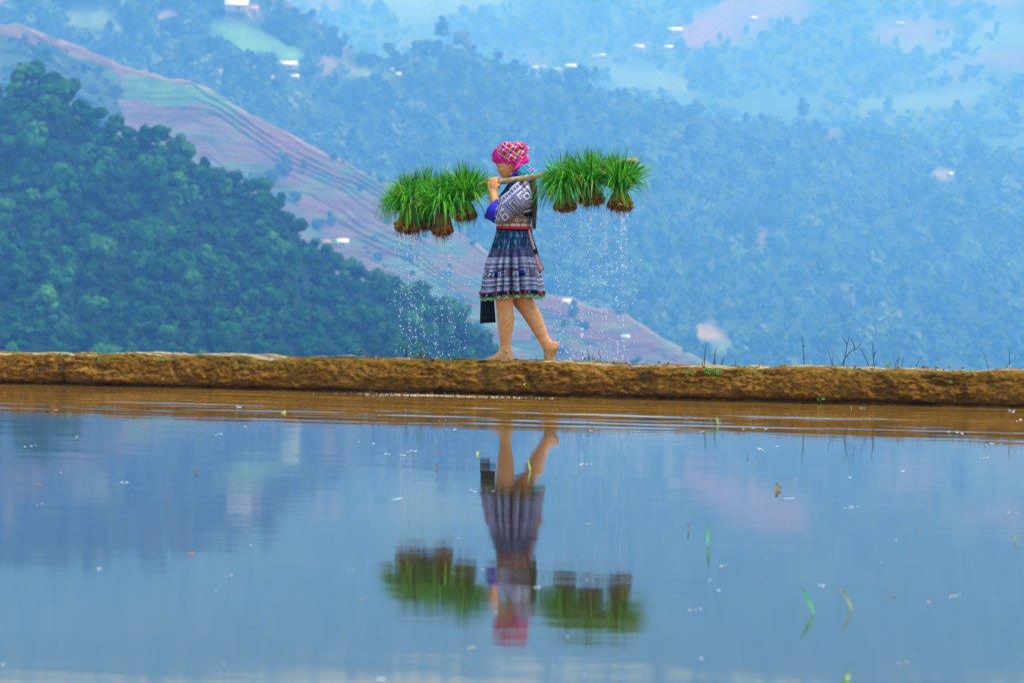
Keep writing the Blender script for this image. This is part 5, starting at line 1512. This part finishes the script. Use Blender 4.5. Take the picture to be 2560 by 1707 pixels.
def leafy(px, py, wpx, hpx, n, label, off=0.1, cat='weed', colr=((.06, .26, .015), (.12, .38, .03), (.20, .42, .05)), up=0.6, lw=.011, group='green weeds on the dike'):
    r = np.random.default_rng(int(px * 7 + py))
    b = L(px, py, off); m = np.linalg.norm(L(px + 1, py, off) - b)
    vs, lc = [], []
    for k in range(n):
        a = r.uniform(0, 2 * np.pi); q = math.sqrt(r.uniform(0, 1))
        base = np.array([q * math.cos(a) * wpx * m / 2 * U[0], q * math.cos(a) * wpx * m / 2 * U[1], 0]) + N * q * math.sin(a) * wpx * m / 5 + Z * r.uniform(0, 1) * hpx * m
        d = np.array([math.cos(a), math.sin(a), up + .4 * r.normal()]); d /= np.linalg.norm(d)
        sd_ = np.cross(d, r.normal(size=3)); sd_ /= np.linalg.norm(sd_)
        nn_ = np.cross(d, sd_)
        l_ = lw * r.uniform(1.2, 2.2); w_ = lw * r.uniform(.5, .8)
        q_ = np.array([base, base + d * l_ * .35 + sd_ * w_ + nn_ * .002, base + d * l_ * .75 + sd_ * w_ * .7, base + d * l_ - Z * .003, base + d * l_ * .75 - sd_ * w_ * .7, base + d * l_ * .35 - sd_ * w_ + nn_ * .002, base + d * l_ * .55 - nn_ * .002])
        vs.append((q_, np.array([[0, 1, 6], [1, 2, 6], [2, 3, 6], [3, 4, 6], [4, 5, 6], [5, 0, 6]]), colr[int(r.integers(0, len(colr)))]))
    v, f, c = merge(vs)
    stem = []
    for k in range(max(2, n // 8)):
        a = r.uniform(0, 6.28)
        stem.append((*tube(np.array([(0, 0, -.01), (.3 * wpx * m / 2 * math.cos(a), .1 * math.sin(a) * wpx * m, hpx * m * .5), (.5 * wpx * m / 2 * math.cos(a), .2 * math.sin(a) * wpx * m, hpx * m * .9)]), [.002, .0016, .001], 5), (.10, .16, .03)))
    v2, f2, c2 = merge(stem)
    vv_, ff_, cc_ = merge([(v, f), (v2, f2)])
    o = link('weed', mesh_np('weed', vv_, ff_, [mat_green], smooth=False, colors=np.concatenate([c, c2])), None, b)
    tag(o, label, cat, group)


FRONT = -.39
leafy(1052, 892, 16, 34, 26, 'bright leafy green sprout standing on the dike right of the dark tangle of stalks', .1, up=.3)
leafy(1034, 886, 4, 4, 3, 'pair of tiny yellow green leaves under the front seedlings', .1)
leafy(2220, 922, 12, 14, 14, 'small green sprout standing between the dry stalks on the right', .15, up=.9)
leafy(1783, 936, 44, 14, 60, 'widest patch of small round green leaves spilling down the dike face below the knobbed stalk', FRONT, up=.1, lw=.009)
leafy(1722, 938, 20, 12, 16, 'scattered small green leaves left of the widest leaf patch', FRONT, up=.1, lw=.008)
leafy(1695, 930, 22, 6, 9, 'few pale green leaves near the dike edge farther left of the widest patch', FRONT + .03, up=.1, lw=.007)
leafy(1895, 938, 46, 14, 16, 'sparse yellow green leaflets right of the widest leaf patch', FRONT, up=.1, lw=.007)
leafy(1862, 922, 24, 6, 12, 'low green leaves on the dike edge above the sparse leaflets', -.28, up=.4, lw=.008)
leafy(2120, 960, 10, 14, 10, 'small green leaves growing down the dike face below the tallest forked stalk', FRONT, up=0, lw=.008)
leafy(2110, 930, 36, 4, 18, 'green leaf litter along the dike top at the foot of the tallest forked stalk', -.2, up=.4, lw=.008)
leafy(2368, 937, 24, 7, 26, 'bright green leaf cluster on the dike edge left of the last dry stalks', -.28, up=.5, lw=.009)
leafy(2372, 958, 10, 6, 7, 'two or three green leaves on the face below the bright cluster', FRONT, up=.1, lw=.008)
leafy(2430, 934, 16, 7, 20, 'rounded green tuft on the dike edge right of the bright leaf cluster', -.28, up=.6, lw=.008)
leafy(160, 888, 26, 5, 22, 'spread of little green leaves near the left end of the dike', -.33, up=.3, lw=.008)
leafy(243, 894, 14, 6, 9, 'small curl of pale green leaves right of the left leaf spread', FRONT, up=.2, lw=.008)
leafy(396, 902, 26, 8, 16, 'green leaves in a crack of the dike face, third group from the left', FRONT, up=.2, lw=.008)
leafy(428, 901, 12, 4, 5, 'tiny pale leaves just right of the cracked leaf group', FRONT, up=.2, lw=.007)
leafy(862, 928, 10, 5, 6, 'tiny green leaves alone on the dike face left of the walker', FRONT, up=.2, lw=.008)
leafy(1012, 930, 8, 16, 9, 'thin green shoots on the wet dike face under the front seedlings', FRONT, up=.9, lw=.008)
leafy(1320, 962, 14, 4, 4, 'two slender green leaves low on the dike face under the walker', FRONT, up=.1, lw=.009)
leafy(1248, 924, 22, 10, 7, 'dull green leaf scraps on the dike face below the planted foot', FRONT, up=.1, lw=.007)
leafy(2050, 1003, 18, 8, 12, 'green weeds at the water line low on the right part of the dike', FRONT - .03, up=.6, lw=.007)


def shoot(px, py, blades_, label, colr, r0=.0045, lean=0.0, name='rice_shoot', cat='rice shoot', group='young shoots in the flooded field'):
    """a sprig rising from the water: blades as (dx, dy in picture units, width)"""
    b = on_z(px, py, -0.004)
    m = np.linalg.norm(on_z(px + 1, py, 0) - on_z(px, py, 0))
    ps = []
    for dx, dy, w_ in blades_:
        t = np.linspace(0, 1, 9)
        q = np.stack([dx * m * t ** 1.3, .02 * np.sin(t * 2), -dy * m * t], 1)
        w2 = w_ * np.interp(t, [0, .4, .75, 1], [.35, 1, .8, .05])
        sdv = np.array([.85, .5, 0]) if abs(dx) < abs(dy) else np.array([.3, .5, .8])
        v = np.stack([q - sdv * w2[:, None], q + np.array([0, .0015, 0]), q + sdv * w2[:, None]], 1).reshape(-1, 3)
        v = np.concatenate([v, v + np.array([0, .0012, .0005])])
        g = grid_faces(9, 3); ps.append((v, np.concatenate([g, g[:, ::-1] + 27])))
    v, f, _ = merge(ps)
    o = link(name, mesh_np(name, v, f, [mat(name + '_leaf', colr, .5, .3, noise=(30, .8, 1.2))]), None, b)
    tag(o, label, cat, group)


GRN, OLV, BRN = (.03, .28, .06), (.20, .24, .03), (.12, .07, .03)
shoot(2036, 1537, [(-30, -66, .0065)], 'bright green out of focus blade leaning left, largest in the foreground water', GRN)
shoot(2132, 1530, [(-26, -58, .005)], 'yellowish blurred blade leaning left, right of the bright green foreground blade', OLV)
shoot(1769, 1366, [(5, -64, .005)], 'upright thin green blade standing alone in mid water on the right', (.10, .38, .08))
shoot(1945, 1228, [(-3, -22, .010), (8, -12, .008), (-6, 1, .006)], 'olive forked leaf sticking out of the water among white flecks', (.14, .12, .008), name='floating_leaf', cat='leaf')
shoot(1325, 1180, [(-6, -40, .004), (2, -18, .003)], 'curved yellow green blade in the reflection of the lifted leg', (.30, .38, .06))
shoot(1795, 1060, [(-4, -22, .004), (2, -14, .003), (10, -8, .003)], 'small bright green shoot in the brown water below the widest leaf patch', (.22, .34, .03))
shoot(1710, 1048, [(-1, -24, .004), (-4, -10, .004), (22, -12, .004), (24, -3, .005)], 'dark broken stubble in the brown water with two short spikes', BRN, name='stubble', cat='stubble')
shoot(1478, 1072, [(4, -14, .006), (8, -6, .004)], 'small dark curled leaf poking out of the water under the blackened stalk clump', BRN, name='stubble', cat='stubble')
shoot(1014, 1030, [(-2, -12, .005), (6, 2, .004)], 'small dark stub in the rippled water under the front seedlings', BRN, name='stubble', cat='stubble')
shoot(710, 1034, [(3, -10, .008), (-8, -4, .007), (4, 5, .004)], 'yellow green curled leaf floating on the brown water at left', (.34, .36, .02), name='floating_leaf', cat='leaf')
shoot(1193, 1138, [(2, -12, .008), (4, 3, .006)], 'small yellow leaf left of the leg reflection', (.32, .36, .04), name='floating_leaf', cat='leaf')
shoot(190, 1095, [(1, -7, .008)], 'tiny green leaf floating at far left', (.10, .30, .04), name='floating_leaf', cat='leaf')
shoot(488, 1186, [(3, -12, .005)], 'short brown stub standing in the water at left', BRN, name='stubble', cat='stubble')
shoot(1092, 1174, [(-1, -14, .004)], 'short dark stub standing in the water left of the black apron reflection', BRN, name='stubble', cat='stubble')
shoot(1869, 1145, [(1, -14, .003)], 'thin brown stub standing in the water right of the middle', BRN, name='stubble', cat='stubble')
shoot(2538, 1356, [(4, -24, .003)], 'fine olive stem close to the right border', OLV, name='stubble', cat='stubble')
shoot(2118, 1706, [(8, -26, .006), (-4, -14, .006)], 'blurred yellow green tuft at the very bottom of the view', (.24, .36, .05))
shoot(1722, 1330, [(-1, -26, .003)], 'thin dark stem left of the upright green blade', BRN, name='stubble', cat='stubble')
shoot(476, 1388, [(0, -7, .012)], 'orange fallen leaf floating in the left water', (.55, .20, .08), name='floating_leaf', cat='leaf')
shoot(1330, 1432, [(18, 1, .004)], 'lime green leaf lying flat beside the skirt reflection', (.25, .55, .04), name='floating_leaf', cat='leaf')

# flecks of foam and dead matter on the water
r = np.random.default_rng(99)
fl, k = [], 0
mat_fleck = mat('floating_fleck', attr=True, rough=.6, spec=.4)
def fleck(px, py, w_, asp, colr):
    c0 = on_z(px, py, .0035)
    n = int(r.integers(5, 9)); a = np.sort(r.uniform(0, 2 * np.pi, n)); rr_ = w_ * r.uniform(.6, 1.1, n)
    ring = np.stack([rr_ * np.cos(a), rr_ * np.sin(a) * asp, np.zeros(n)], 1)
    v = np.concatenate([c0 + ring - Z * .004, c0 + ring * .75 - Z * .002, [c0 - Z * .0012]])
    j = np.arange(n); j2 = (j + 1) % n
    fl.append((v, [np.stack([j, j2, n + j2, n + j], 1), np.stack([n + j, n + j2, np.full(n, 2 * n)], 1)], colr))
for _ in range(200):
    y = 1015 + 690 * r.uniform(0, 1) ** 2.3; x = r.uniform(-40, 2600)
    if fbm(x / 200.0, y / 60.0, 700, 2) < -.1: continue
    near = y < 1075
    if near and r.uniform() < .3: continue
    cl_ = [(.50, .50, .50), (.42, .40, .34), (.55, .57, .60), (.25, .17, .09)][int(r.integers(0, 4))]
    m = int(r.choice([1, 1, 2, 3, 5]))
    for q in range(m): fleck(x + r.normal(0, 10) * (q > 0), y + r.normal(0, 2) * (q > 0), r.uniform(.004, .011) * (1 if y < 1300 else .6), r.uniform(.5, 1.6), cl_)
v, f, c = merge(fl)
tag(link('floating_debris', mesh_np('floating_debris', v, f, [mat_fleck], colors=c)), 'pale flecks of foam and dead stems scattered on the water', 'debris', kind='stuff')
fl = []
for _ in range(300):
    x = 1160 + 115 * r.normal(); w = W((x - 1290) * .00289, -.43 - .07 * abs(r.normal()), .002)
    px_, py_ = proj(w); fleck(float(px_), float(py_), r.uniform(.003, .009), 1.0, (.60, .47, .26))
for _ in range(14):
    x = 1160 + 130 * r.normal(); b_ = W((x - 1290) * .00289, -.46 + .02 * r.normal(), .01)
    h_ = r.uniform(.003, .014); fl.append((*tube(np.stack([b_ - Z * .01, b_ + Z * h_ * .6, b_ + Z * h_]), [.0012, .0014, .0018], 5), (.55, .44, .26)))
v, f, c = merge(fl)
tag(link('splash_foam', mesh_np('splash_foam', v, f, [mat_fleck], colors=c)), 'yellowish foam and splashes at the dike foot where drops land', 'foam', kind='stuff')
# crumbs and clods on the dike
cl2 = []
for _ in range(260):
    s_ = r.uniform(-3.9, 3.9); n_0 = r.uniform(-.36, .2) if r.uniform() < .5 else -.30 + .05 * r.normal()
    rad_c = r.uniform(.004, .012)
    b_, bf_ = ball((0, 0, 0), (rad_c * r.uniform(.8, 1.5), rad_c, rad_c * .6), None, 7, 5)
    b_ = b_ * (1 + .25 * r.normal(size=(len(b_), 1)))
    cl2.append((b_ + W(s_, n_0, .232 if n_0 > -.3 else .215), bf_, np.array((.24, .13, .035)) * r.uniform(.6, 1.4)))
for px_, py_, r0 in ((1352, 915, .016), (1368, 911, .017), (1386, 917, .019), (1374, 918, .014)):
    b_, bf_ = ball(L(px_, py_, -.17), (r0 * 1.2, r0, r0 * .8), None, 10, 8); cl2.append((b_ * (1 + .0002 * r.normal(size=(len(b_), 1))), bf_, (.42, .27, .05)))
v, f, c = merge(cl2)
tag(link('dirt_clods', mesh_np('dirt_clods', v, f, [mat_mud], colors=c)), 'small crumbs and clods of earth lying on the dike', 'clods', kind='stuff')
